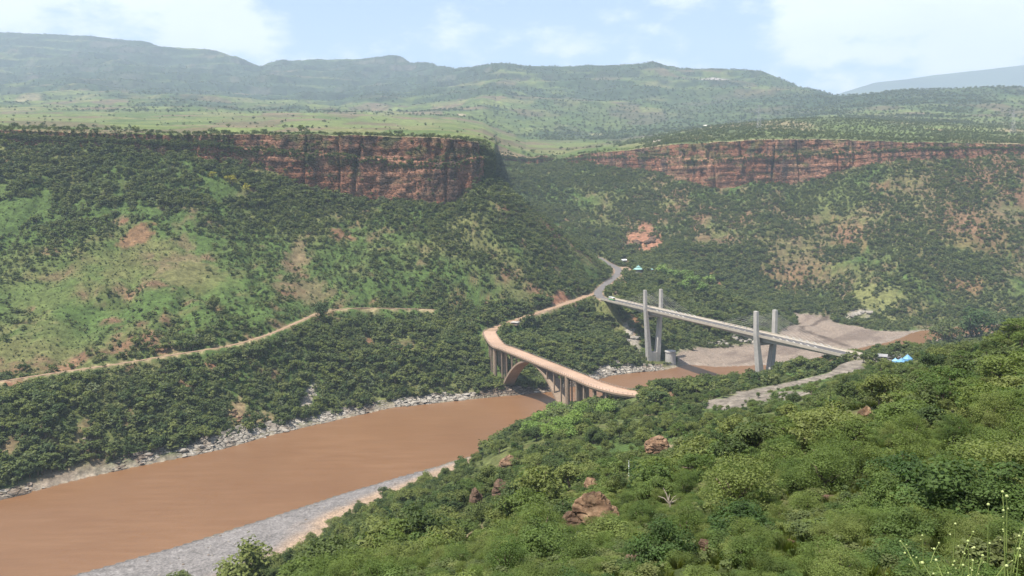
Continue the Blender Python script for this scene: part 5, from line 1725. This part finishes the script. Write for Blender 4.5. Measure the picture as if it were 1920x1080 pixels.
# ---- the near hillside
NX, NY, rng = jgrid(-150, 330, 3, 560, 1.7, 64)
ok = on_sheet(NX, NY) & (np.hypot(NX, NY) > 7)
NX, NY = NX[ok], NY[ok]
NZ, NG, NS = sheet_lookup(NX, NY, [AZ, AGROW, ASD])
RX, RY = np.array(RIVER)[:, 0], np.array(RIVER)[:, 1]
nearbank = np.interp(NX, [p_[0] for p_ in NEAR], [p_[1] for p_ in NEAR])
ok = in_view(NX, NY, NZ, 200, 260) & (NS > 2) & (NY < nearbank)
NX, NY, NZ, NG, NS = [a[ok] for a in (NX, NY, NZ, NG, NS)]
dist = np.hypot(NX, NY)
dn = .50 + .95 * fbm(NX, NY, 30, 4, 421) + .3 * fbm(NX, NY, 9, 2, 422)
d1, d2 = under_decks(NX, NY)
edge_t = (NX > 60) & (NX < 215) & (NY > 395) & (NZ > 20)
rd, _ = line_dist(NX, NY, [p_[:2] for p_ in ROAD_NEW_HEAD])
thin = np.clip((1.7 / np.interp(dist, [0, 25, 60, 150, 300, 560], [1.0, 1.2, 1.75, 2.2, 2.6, 2.8])) ** 2, 0, 1)
ok = (rng.random(len(NX)) < np.clip(dn, .10, .95) * NG * thin) & ~((d2 < 8) & (NZ > 15)) & (d2 > 4) & ~((d1 < 9) & (NZ > 30)) & (d1 > 4) & built_clear(NX, NY)
ok &= ~((dist < 16) & (NX < 0) & (rng.random(len(NX)) < .3))
NX, NY, NZ, NG, dn, dist = [a[ok] for a in (NX, NY, NZ, NG, dn, dist)]
n = len(NX)
big = rng.random(n) ** 2.4
H = (1.0 + 3.2 * big) * np.interp(dist, [0, 12, 40, 100, 560], [.32, .42, .75, 1.0, 1.18])
H = np.where((NX < .12 * NY - 5) & (dist > 90), H * 1.35, H)
kindn = np.where(rng.random(n) < .72, 0, 1)            # scrub / olive
kindn = np.where((rng.random(n) < .30) & (dist > 62), 2, kindn)
kindn = np.where((NX < .06 * NY) & (dist > 90) & (rng.random(n) < .55), 2, kindn)
H = np.where(kindn == 2, H * 1.25, H)
nearflag = dist < 62
patchn = fbm(NX, NY, 22, 3, 425) + .35 * rng.normal(size=n)
kindn = np.where((kindn < 2) & (patchn > .26), 6, kindn)
kindn = np.where(nearflag, np.where(rng.random(n) < .72, 3, 4), kindn)
kindn = np.where(nearflag & (patchn > .05), 7, kindn)
kindn = np.where((kindn == 4) & (dist < 26), 3, kindn)
H = np.where(kindn >= 6, H * 1.1, H)
keys_near = ['scrub_mid', 'olive_mid', 'tree_mid', 'scrub_near', 'tree_near', 'light_mid', 'feather_mid', 'feather_near']
cntn = [len(PLANTS[k]) for k in keys_near]
basen = np.r_[0, np.cumsum(cntn)]
W = np.where(kindn == 2, 1.05, 1.2) * (.8 + .45 * rng.random(n))
H, stay = uncover(NX, NY, NZ, H, W)
pl_, pt_, _w = to_px(np.stack([NX, NY, NZ + H], -1))
stay &= ~((pl_ < 565) & (pl_ > -160) & (NY < 215))
stay &= ~((dist < 13.5) & (NX > .38 * NY) & (NX < .64 * NY))
NX, NY, NZ, dist, H, W, kindn = [a_[stay] for a_ in (NX, NY, NZ, dist, H, W, kindn)]
n = len(NX)
idxn = pick(kindn, cntn, basen, rng)
rotn = rng.random(n) * 6.283
print('near plants', n)

# ---- plants one can pick out in the photograph: pixel of the foot, height in pixels, kind, label, category, group
SPECIAL = [
 (402, 582, 30, 'tree_mid', 1.0, 'lone dark round tree on the open meadow above the dirt track', 'tree', None),
 (604, 604, 40, 'tree_mid', .9, 'tall dark tree standing where the dirt track turns', 'tree', None),
 (402, 583, 0, None, 0, '', '', None),
 (436, 348, 22, 'yellow_far', 1.3, 'tree with bright yellow blossom below the first cliff', 'tree', 'yellow blossoming trees below the cliff'),
 (464, 364, 22, 'yellow_far', 1.0, 'tree with bright yellow blossom below the first cliff', 'tree', 'yellow blossoming trees below the cliff'),
 (398, 334, 14, 'yellow_far', 1.3, 'tree with bright yellow blossom below the first cliff', 'tree', 'yellow blossoming trees below the cliff'),
 (1240, 740, 34, 'tree_mid', .95, 'dark round tree at the near end of the arch bridge', 'tree', None),
 (460, 1112, 106, 'tree_mid', 1.25, 'large rounded green tree standing before the grey gravel bar', 'tree', None),
 (335, 1116, 52, 'tree_mid', 1.2, 'small green tree top beside the large rounded tree at the gravel bar', 'tree', None),
 (1768, 650, 64, 'olive_mid', 1.1, 'broad dark tree on the skyline of the near hill above the tents', 'tree', None),
 (1826, 640, 78, 'scrub_mid', 1.0, 'tallest dark tree on the skyline of the near hill', 'tree', None),
 (1896, 636, 76, 'olive_mid', 1.2, 'wide dark tree where the near hill skyline is highest', 'tree', None),
 (552, 250, 18, 'tree_far', .9, 'single small tree standing on the cliff edge against green fields', 'tree', None),
 (224, 246, 14, 'tree_far', 1.1, 'small dark tree alone on the first cliff edge where the rim is lower', 'tree', None),
]
for a, b in ((1030, 832), (1052, 815), (1075, 805), (1045, 790), (1095, 790), (1000, 822), (1135, 785), (1062, 832), (1018, 808)):
    SPECIAL.append((a, b, 40, 'light_mid', 1.35, 'bright yellow-green feathery tree on the near slope below the arch bridge end', 'tree', 'bright green trees near the arch bridge'))
for a, b in ((1280, 548), (1300, 540), (1318, 552), (1265, 528), (1240, 520), (1330, 540), (1290, 530)):
    SPECIAL.append((a, b, 26, 'light_far', 1.3, 'bright green tree in the valley behind the far pylon pair', 'tree', 'bright green valley trees'))
def single(name, key, var, loc, scl, rz, label, cat, group=None):
    c_, t_, _j = PLANTS[key][var % len(PLANTS[key])]
    e = empty(name, loc, rz)
    e.scale = scl
    tag(e, label, cat, group)
    link(bpy.data.objects.new('crown', c_), e)
    link(bpy.data.objects.new('trunk', t_), e)
    return e
for k, (a, b, hp, key, wr, lab, cat, grp) in enumerate(SPECIAL):
    if key is None:
        continue
    if b < 255:
        j = int(np.argmin(np.abs(CPX - a)))
        q = MV[j, 3] + np.array([0, 0, -.1])
    else:
        q = ground(a, b)
    if q is None:
        continue
    hh = hp * q[1] / FPX
    single('tree', key, k, (float(q[0]), float(q[1]), float(q[2]) - .1), (hh * wr, hh * wr, hh), k * 1.7, lab, cat, grp)

# the ones that show largest on the near slope stand as things of their own
pxn, pyn, wn_ = to_px(np.stack([NX, NY, NZ + .5 * H], -1))
app = H * W / wn_
inside = (pxn > -10) & (pxn < 1930) & (pyn > 0) & (pyn < 1110)
order = np.argsort(np.where(inside & (dist > 11), app, 0))[::-1][:285]
solo = np.zeros(n, bool)
solo[order] = True
NAMES = {0: ('bush', 'bush'), 1: ('bush', 'bush'), 2: ('tree', 'tree'), 3: ('bush', 'bush'), 4: ('bush', 'bush'), 6: ('bush', 'bush'), 7: ('bush', 'bush')}
ZONES = [(lambda x, y, d: d < 26, 'close by the viewpoint'), (lambda x, y, d: x > .42 * y, 'on the steep right flank of the near hill'), (lambda x, y, d: x > .20 * y, 'on the near slope between boulders and terrace'), (lambda x, y, d: x > .02 * y, 'on the near slope around the big boulder'), (lambda x, y, d: True, 'on the low slope beside the gravel bar')]
KN = {0: 'fresh green leafy bush', 1: 'dull olive green bush', 2: 'dark green small tree', 3: 'leafy light green bush', 4: 'upright leafy green bush', 6: 'yellow-green feathery spreading bush', 7: 'yellow-green feathery upright bush'}
for k in order:
    zone = next(z_ for f_, z_ in ZONES if f_(NX[k], NY[k], dist[k]))
    size = 'tall ' if H[k] > 2.6 * np.interp(dist[k], [0, 12, 40, 100, 560], [.32, .42, .75, 1.0, 1.18]) else 'low '
    kd = int(kindn[k])
    lab = size + KN[kd] + ' ' + zone
    single(NAMES[kd][0], keys_near[kd], int(idxn[k] - basen[kd]), (NX[k], NY[k], NZ[k] - .06 * H[k]), (H[k] * W[k], H[k] * W[k], H[k]), float(rotn[k]), lab, NAMES[kd][1], lab.replace('bush', 'bushes').replace('tree', 'trees'))
ko = ~solo
make_stuff('near_scrub', keys_near, np.stack([NX, NY, NZ - .06 * H], -1)[ko], np.stack([H * W, H * W, H], -1)[ko], np.stack([0 * rotn, 0 * rotn, rotn], -1)[ko], idxn[ko], 'dense green scrub covering the near hillside')
make_stuff('far_scrub', keys_far, far_pts, far_scl, far_rot, far_idx, 'woodland and scrub covering the slopes across the river')

# grass and herbs of the near slope
GX, GY, rng = jgrid(-45, 75, 2, 110, .42, 65)
gd = np.hypot(GX, GY)
ok = (gd > 3.5) & (rng.random(len(GX)) < np.interp(gd, [0, 15, 40, 110], [1, .75, .28, .10]))
GX, GY = GX[ok], GY[ok]
GZ, GG = sheet_lookup(GX, GY, [AZ, AGROW])
ok = in_view(GX, GY, GZ, 120, 200) & (rng.random(len(GX)) < GG * (.65 + .6 * fbm(GX, GY, 7, 3, 431)))
GX, GY, GZ = GX[ok], GY[ok], GZ[ok]
gd = np.hypot(GX, GY)
hh = (.30 + .5 * rng.random(len(GX))) * np.interp(gd, [0, 12, 40, 110], [.3, .42, .8, 1.5])
make_stuff('grass', ['tuft'], np.stack([GX, GY, GZ - .02], -1), np.stack([hh * 1.1, hh * 1.1, hh], -1), np.stack([0 * hh, 0 * hh, rng.random(len(hh)) * 6.283], -1), rng.integers(0, 4, len(hh)), 'tall grass and herbs on the near slope')
# low leafy herbs between the bushes
EX, EY, rng = jgrid(-40, 70, 4, 62, .62, 66)
gd = np.hypot(EX, EY)
EZ, EG = sheet_lookup(EX, EY, [AZ, AGROW])
ok = (gd > 6) & in_view(EX, EY, EZ, 120, 200) & (rng.random(len(EX)) < EG * np.interp(gd, [0, 20, 62], [.9, .55, .15]))
EX, EY, EZ, gd = EX[ok], EY[ok], EZ[ok], gd[ok]
he = (.28 + .5 * rng.random(len(EX)) ** 1.6) * np.interp(gd, [0, 14, 62], [.75, 1.0, 1.5])
he, stay = uncover(EX, EY, EZ, he, 1.5 + 0 * he)
EX, EY, EZ, he = EX[stay], EY[stay], EZ[stay], he[stay]
ke = ['olive_mid', 'feather_near', 'scrub_near']
ce = [len(PLANTS[k]) for k in ke]
kk = np.where(fbm(EX, EY, 6, 3, 441) + .3 * rng.normal(size=len(EX)) > .05, 1, 0)
kk = np.where(rng.random(len(EX)) < .15, 2, kk)
make_stuff('low_herbs', ke, np.stack([EX, EY, EZ - .04], -1), np.stack([he * 1.6, he * 1.6, he], -1), np.stack([0 * he, 0 * he, rng.random(len(he)) * 6.283], -1), pick(kk, ce, np.r_[0, np.cumsum(ce)], rng), 'low leafy herbs filling the gaps between bushes on the near slope')
# ================================================================== rocks
def fbm3(P, scale, octv, seed):
    return (fbm(P[:, 0] + .37 * P[:, 2], P[:, 1] - .21 * P[:, 2], scale, octv, seed) + fbm(P[:, 1] + 5.1, P[:, 2] + .3 * P[:, 0], scale, octv, seed + 7) + fbm(P[:, 2] - 3.3, P[:, 0] + .2 * P[:, 1], scale, octv, seed + 13)) / 1.8
def rock_mesh(name, seed, mat, sub=3, cuts=9, rough=.16, layered=0.0):
    """a block with flat broken sides and worn edges, about two units across"""
    rng = np.random.default_rng(seed)
    bm = bmesh.new()
    bmesh.ops.create_icosphere(bm, subdivisions=sub, radius=1.0)
    V = np.array([v_.co[:] for v_ in bm.verts])
    for k in range(cuts):
        d = rng.normal(size=3)
        d /= np.linalg.norm(d)
        lim = rng.uniform(.55, .85)
        ov = np.maximum(V @ d - lim, 0)
        V = V - np.outer(ov * .93, d)
    r_ = np.linalg.norm(V, axis=1)[:, None]
    U_ = V / np.maximum(r_, 1e-6)
    n_ = fbm3(V * 1.0 + seed * 3.7, .9, 4, seed)
    V = V * (1 + rough * n_)[:, None]
    if sub > 3:
        cr = np.minimum(np.abs(fbm3(V * 1.0 + seed, .8, 3, seed + 31)), np.abs(fbm3(V * np.array([.5, .5, 1.6]) + 9.1, .7, 2, seed + 41)))
        V = V * (1 - .13 * (1 - smooth(0, .10, cr)))[:, None] + V * (.05 * fbm3(V, .22, 3, seed + 51))[:, None]
    if layered:
        q = V[:, 2] * 4.5 + .8 * n_
        st_ = np.floor(q)
        V[:, :2] *= (1 + layered * (_hash(st_, st_ * 0, st_ * 0, seed) - .5))[:, None]
    for v_, c_ in zip(bm.verts, V):
        v_.co = c_
    me = bpy.data.meshes.new(name)
    bm.to_mesh(me)
    bm.free()
    me.materials.append(mat)
    return me
t = NT('weathered_sandstone')
p = t.pos()
c1 = t.ramp(t.noise(1.1, p, 6, .6), [(.3, (.095, .055, .034)), (.5, (.20, .122, .072)), (.72, (.32, .215, .13))])
c2 = t.ramp(t.noise(.45, p, 4, .6), [(.42, 1.0), (.62, .40)])
M_SAND_R = t.finish(t.mix(1.0, c1, c2, 'MULTIPLY'), .92, t.bump(t.noise(3.0, p, 7, .7), .8, .15), .15)
t = NT('dark_red_rock')
p = t.pos()
M_DKRED = t.finish(t.ramp(t.noise(1.3, p, 6, .65), [(.3, (.05, .032, .022)), (.55, (.11, .070, .046)), (.75, (.2, .135, .092))]), .92, t.bump(t.noise(3.0, p, 7, .7), .8, .12), .15)

# boulders on the near slope: pixel centre of the foot, width and height in pixels
BOULD = [
 (1117, 1000, 92, 74, M_SAND_R, 'big rounded tan boulder split by dark cracks on the near slope', 21, 'boulder'),
 (1078, 1008, 54, 56, M_DKRED, 'dark red boulder leaning against the big tan one', 22, 'boulder'),
 (893, 956, 34, 44, M_DKRED, 'pinkish boulder beside the upright stack of rock', 23, 'boulder'),
 (938, 940, 32, 54, M_DKRED, 'narrow upright dark rock stack on the near slope', 24, 'rock'),
 (955, 882, 40, 30, M_SAND_R, 'low pale tan outcrop above the upright rock stack', 25, 'rock'),
 (1232, 860, 58, 44, M_SAND_R, 'broad sandy outcrop below the terrace gravel', 26, 'rock'),
 (1108, 922, 30, 28, M_SAND_R, 'small tan boulder above the big cracked boulder', 27, 'boulder'),
 (1184, 1066, 26, 32, M_DKRED, 'brown rock poking from bushes below the big cracked boulder', 28, 'rock'),
 (1324, 1038, 30, 32, M_DKRED, 'reddish rock half buried under leafy bushes', 29, 'rock'),
 (1485, 1026, 18, 16, M_SAND_R, 'little round tan stone lying in the leafy herbs', 30, 'stone'),
 (1140, 1010, 0, 0, None, '', 0, ''),
 (1258, 745, 18, 10, M_SAND_R, 'pale flat rock by the end of the arch bridge', 31, 'rock'),
 (1556, 945, 26, 20, M_DKRED, 'dark red rock between bushes on the right of the near slope', 32, 'rock'),
 (1625, 790, 26, 30, M_SAND_R, 'orange eroded outcrop on the slope right of the terrace', 33, 'rock'),
 (735, 945, 16, 12, M_ROCK_W, 'small pale stone at the sandy edge of the gravel bar', 34, 'stone'),
]
BPOS = []
for a, b, w_, h_, mat, lab, sd_, cat in BOULD:
    if mat is None:
        continue
    q = ground(a, b)
    s_ = q[1] / FPX
    me = rock_mesh('boulder', sd_, mat, 5, 12, .22, .16 if 'stack' in lab else .05)
    o = link(bpy.data.objects.new('boulder' if cat == 'boulder' else 'rock', me))
    wm, hm = w_ * s_ * .56, h_ * s_ * .55
    o.location = (float(q[0]), float(q[1]) + wm * .5, float(q[2]) + hm * .72)
    o.scale = (wm, wm * .9, hm)
    o.rotation_euler = (0, 0, sd_ * 1.3)
    tag(o, lab, cat)
    BPOS.append((float(q[0]), float(q[1]), wm))

# rock ledges along the far bank
LT = np.array([(-260, 2.0, .2), (0, 2.6, .15), (160, 3.0, .25), (255, 4.0, .5), (340, 6.0, .95), (450, 7.0, 1.0), (520, 5.5, .95), (640, 4.2, .85), (740, 3.0, .7), (800, 4.0, .75), (860, 5.0, .7), (950, 4.0, .25), (1040, 3.5, .2), (1090, 4.5, .5), (1130, 6.0, .8), (1170, 6.5, .9), (1205, 5.5, .6), (1250, 3.0, .3)])
fb = np.array([f_ for f_ in FAR[:17]])
fpx = np.array([a for a, b in FAR_PX[:17]], float)
fa_ = np.r_[0, np.cumsum(np.hypot(np.diff(fb[:, 0]), np.diff(fb[:, 1])))]
NS_ = 760
sa = np.linspace(0, fa_[-1], NS_)
bxs, bys = np.interp(sa, fa_, fb[:, 0]), np.interp(sa, fa_, fb[:, 1])
k9 = np.ones(15) / 15
bxs, bys = np.convolve(np.pad(bxs, 7, 'edge'), k9, 'valid'), np.convolve(np.pad(bys, 7, 'edge'), k9, 'valid')
spx = np.interp(sa, fa_, fpx)
tn = np.gradient(np.stack([bxs, bys], -1), axis=0)
tn /= np.linalg.norm(tn, axis=1)[:, None]
inl = np.stack([-tn[:, 1], tn[:, 0]], -1)
LH = np.interp(spx, LT[:, 0], LT[:, 1]) * (1 + .55 * fbm(sa, sa * 0, 26, 3, 501))
LW = np.interp(spx, LT[:, 0], LT[:, 2]) + .45 * fbm(sa, sa * 0, 34, 3, 502)
NRW = 26
u = np.linspace(0, 1, NRW)
SS, UU = np.repeat(sa[:, None], NRW, 1), np.repeat(u[None], NS_, 0)
dep = (-1.6 + UU * (7.0 + .8 * LH[:, None])) + 2.2 * fbm(SS, UU * 6, 9, 3, 503) + 1.8 * fbm(SS, UU * 0, 30, 2, 504)
stp = UU * 5.0 + .7 * fbm(SS, UU * 3, 22, 2, 505)
st_ = np.floor(stp)
zz = -.6 + LH[:, None] * 1.12 * (st_ + smooth(.0, .28, stp - st_)) / 5.0 + .45 * fbm(SS, UU * 9, 3.2, 3, 506)
LX, LY = bxs[:, None] + inl[:, None, 0] * dep, bys[:, None] + inl[:, None, 1] * dep
tz = zA(LX, LY)
zz = np.where(UU > .9, np.minimum(zz, tz - 1.2), zz)
zz = np.where(UU < .03, -1.2, zz)
wt_ = np.clip(LW[:, None] + .5 * fbm(SS, UU * 12, 7, 3, 507) - .15, 0, 1)[..., None]
cw, cb = np.array([.32, .285, .235]), np.array([.15, .115, .085])
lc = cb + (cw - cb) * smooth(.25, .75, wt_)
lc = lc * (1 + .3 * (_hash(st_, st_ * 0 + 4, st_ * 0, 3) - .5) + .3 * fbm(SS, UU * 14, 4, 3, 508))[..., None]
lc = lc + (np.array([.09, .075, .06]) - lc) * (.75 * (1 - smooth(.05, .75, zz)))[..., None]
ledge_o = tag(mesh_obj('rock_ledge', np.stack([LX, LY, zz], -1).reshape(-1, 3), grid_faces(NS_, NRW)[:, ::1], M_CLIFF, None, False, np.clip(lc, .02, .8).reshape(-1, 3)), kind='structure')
# loose slabs and blocks on the ledge
RW = [rock_mesh('rock', 600 + k, M_ROCK_W, 2, 8, .12, .12) for k in range(5)]
RB = [rock_mesh('rock', 620 + k, M_ROCK_B, 2, 8, .12, .05) for k in range(5)]
rng = np.random.default_rng(71)
for k in range(230):
    i = int(rng.integers(8, NS_ - 8))
    if spx[i] < -60:
        continue
    white = rng.random() < np.clip(LW[i], .1, .9)
    o = bpy.data.objects.new('rock', (RW if white else RB)[int(rng.integers(5))])
    link(o, ledge_o)
    j = int(rng.integers(2, 20))
    sz = .5 + 1.5 * rng.random() ** 2.2
    o.location = (float(LX[i, j]), float(LY[i, j]), float(zz[i, j]) + .12 * sz)
    o.scale = (sz * rng.uniform(.9, 1.7), sz * rng.uniform(.7, 1.1), sz * rng.uniform(.35, .65))
    o.rotation_euler = (rng.uniform(-.2, .2), rng.uniform(-.2, .2), rng.uniform(0, 6.28))

# rock faces in the banks: pixel foot, width, height in pixels
OUT = [
 (1188, 655, 34, 58, RW, 'pale banded rock face on the spur beside the far pylons', 7), (1180, 690, 40, 30, RW, 'white water-worn rocks at the river edge below the banded face', 6),
 (1345, 648, 46, 12, RW, 'row of white limestone blocks lining the tributary bed', 8), (1398, 643, 46, 12, RW, 'white limestone blocks under the trees by the near pylons', 8),
 (442, 800, 34, 46, RB, 'orange-brown broken rock face above the pale river ledge', 7), (583, 752, 16, 50, RW, 'narrow pale chute of rock running down through dark trees', 7), (620, 782, 20, 14, RW, 'small pale outcrop at the foot of dark trees above the ledge', 4),
 (150, 850, 24, 34, RB, 'brown rock scar in the wooded bank near the track end', 5), (505, 798, 34, 22, RB, 'grey-brown crag beside the orange broken face', 5),
 (1208, 462, 46, 30, RB, 'red rock scar on the slope above the valley road', 8), (1620, 592, 40, 14, RW, 'pale crags at the foot of the far slope beside the gravel fan', 7),
]
for a, b, w_, h_, prot, lab, nb_ in OUT:
    q = ground(a, b)
    if q is None:
        continue
    s_ = q[1] / FPX
    e = empty('rock_outcrop', (float(q[0]), float(q[1]), float(q[2])))
    tag(e, lab, 'rocks')
    red = 'red' in lab or 'orange' in lab
    prot_ = [rock_mesh('rock', 640 + k, M_DKRED if 'red' in lab else M_SAND_R, 2, 8, .12, .1) for k in range(3)] if red else prot
    nb_ = int(nb_ * 2.2)
    for k in range(nb_):
        fx_, fz_ = rng.uniform(-.5, .5), (k + .5) / nb_
        x_, y_ = q[0] + fx_ * w_ * s_, q[1] + (.4 + .9 * fz_) * h_ * s_ * .8
        o = bpy.data.objects.new('rock', prot_[k % len(prot_)])
        link(o, e)
        sz = max(w_ * s_ * .15, .8) * rng.uniform(.5, 1.25)
        o.location = (float(x_ - q[0]), float(y_ - q[1]), gz(x_, y_) - float(q[2]) + .15 * sz)
        o.scale = (sz * 1.3, sz * .9, sz * rng.uniform(.45, .8))
        o.rotation_euler = (rng.uniform(-.2, .2), rng.uniform(-.2, .2), rng.uniform(0, 6.28))

# cobbles on the gravel
rng = np.random.default_rng(72)
PLANTS['cobble'] = [(None, None, m_) for m_ in (rock_mesh('cobble', 660, M_ROCK_W, 1, 5, .1), rock_mesh('cobble', 661, M_ROCK_B, 1, 5, .1))]
gx_, gy_, rng = jgrid(-330, 560, 220, 1000, 3.2, 73)
ok = ((poly_sdf(gx_, gy_, BARP) < -1) & (rng.random(len(gx_)) < .35)) | ((poly_sdf(gx_, gy_, FAN) < -1) & (rng.random(len(gx_)) < .5))
gx_, gy_ = gx_[ok], gy_[ok]
gz_, gs_ = sheet_lookup(gx_, gy_, [AZ, ASD])
ok = gs_ > .5
gx_, gy_, gz_ = gx_[ok], gy_[ok], gz_[ok]
sz = .12 + .55 * rng.random(len(gx_)) ** 5
make_stuff('cobbles', ['cobble'], np.stack([gx_, gy_, gz_ + .1 * sz], -1), np.stack([sz * 1.3, sz, sz * .7], -1), np.stack([0 * sz, 0 * sz, rng.random(len(sz)) * 6.28], -1), (rng.random(len(sz)) < .45).astype(int), 'loose cobbles strewn over the gravel by the river')

# ================================================================== dead snag on the near slope
q = ground(1255, 958)
sn = empty('dead_tree', (float(q[0]), float(q[1]), float(q[2]) - .1))
tag(sn, 'bleached dead tree with bare crooked branches among green bushes', 'dead tree')
M_DEAD = mat_simple('bleached_wood', (.30, .25, .20), .3, 4, .9)
k_ = q[1] / FPX * 42
tk = MB().tube([(0, 0, -.2), (.05 * k_, 0, .35 * k_), (-.04 * k_, 0, .6 * k_), (.02 * k_, 0, .85 * k_)], [.06 * k_, .05 * k_, .04 * k_, .02 * k_], 7).build('trunk', M_DEAD, sn)
for a_ in ((-.5, .1, .75), (.75, .05, .55), (.4, -.2, .95), (-.25, .2, 1.1), (.95, .1, .72)):
    MB().tube([(0, 0, .4 * k_), (a_[0] * .45 * k_, a_[1] * .5 * k_, (.4 + .5 * (a_[2] - .4)) * k_ + .08 * k_), (a_[0] * k_, a_[1] * k_, a_[2] * k_)], [.035 * k_, .025 * k_, .008 * k_], 6).build('branch', M_DEAD, sn)

# ================================================================== flowering plants close to the viewpoint
M_STEM = mat_simple('green_stem', (.16, .20, .05), .2, 8, .7)
t = NT('pale_flower_heads')
M_FLOW = t.finish(t.ramp(t.noise(60, t.pos(), 2, .5), [(.35, (.24, .30, .08)), (.65, (.42, .44, .20))]), .8)
L_HERB = leaf_mat('herb_leaves', (.11, .17, .035), (.17, .23, .06), None, .35)
head_me = rock_mesh('flower_head', 700, M_FLOW, 2, 0, .12)
lv = MB().poly([(0, 0, 0), (.28, .13, .05), (1, 0, -.12), (.28, -.13, .05), (.6, .10, 0), (.6, -.10, 0)], [(0, 3, 5, 2, 4, 1)])
leaf_me = lv.mesh('leaf', L_HERB)
rng = np.random.default_rng(81)
FL = [(1735, 1000, 9.5, 'flowering herb with globe heads beside the largest clump of blossoms'), (1790, 975, 8.6, 'tallest flowering herb, many small pale yellow heads on arching stems'), (1822, 1010, 7.6, 'bushy flowering herb crowded with pale yellow heads'), (1858, 940, 8.2, 'straight-stemmed herb with one large round head standing clear'), (1895, 925, 7.4, 'flowering herb with drooping pale heads at the edge of the slope'), (1905, 1020, 6.6, 'short flowering herb with few heads close by the viewpoint'), (1800, 1050, 6.4, 'low flowering herb under the tallest blossoming one'), (740, 1040, 0, '')]
for i, (a, b, Y_, lab) in enumerate(FL):
    if not Y_:
        continue
    top = at_y(a, b, Y_)
    x_, y_ = float(top[0]), float(top[1])
    g_ = gz(x_, y_)
    Hh = float(np.clip(top[2] - g_, .5, 2.2))
    e = empty('flowering_plant', (x_, y_, g_ - .03))
    tag(e, lab, 'flower', 'flowering herbs close to the viewpoint')
    for k in range(5 if i != 3 else 3):
        an = rng.uniform(0, 6.28)
        sp_ = rng.uniform(.10, .42) if k else .03
        hh_ = Hh * (1.0 if k == 0 else rng.uniform(.6, .98))
        pts = [(0, 0, 0), (sp_ * .3 * math.cos(an), sp_ * .3 * math.sin(an), hh_ * .5), (sp_ * .7 * math.cos(an), sp_ * .7 * math.sin(an), hh_ * .85), (sp_ * math.cos(an), sp_ * math.sin(an), hh_)]
        stem = MB().tube(pts, [.009, .007, .005, .003], 5).build('stem', M_STEM, e)
        for h2 in ((1.0,) if i == 3 else (1.0, .88, .74)):
            c_ = np.array([np.interp(h2, [0, .5, .85, 1], [p_[j] for p_ in pts]) for j in range(3)]) + (rng.normal(0, .025, 3) if h2 < 1 else 0)
            fo = link(bpy.data.objects.new('flower_head', head_me), stem)
            fo.location = tuple(float(v_) for v_ in c_)
            r_ = (.013 if h2 == 1 else .008) * (1.4 if i == 3 and k == 0 else 1) * rng.uniform(.8, 1.2)
            fo.scale = (r_, r_, r_)
        for l2 in np.linspace(.15, .8, 7):
            lo = link(bpy.data.objects.new('leaf', leaf_me), stem)
            lo.location = tuple(float(np.interp(l2, [0, .5, .85, 1], [p_[j] for p_ in pts])) for j in range(3))
            s_ = rng.uniform(.06, .13) * (1.25 - l2)
            lo.scale = (s_, s_, s_)
            lo.rotation_euler = (0, rng.uniform(-.5, .3), rng.uniform(0, 6.28))
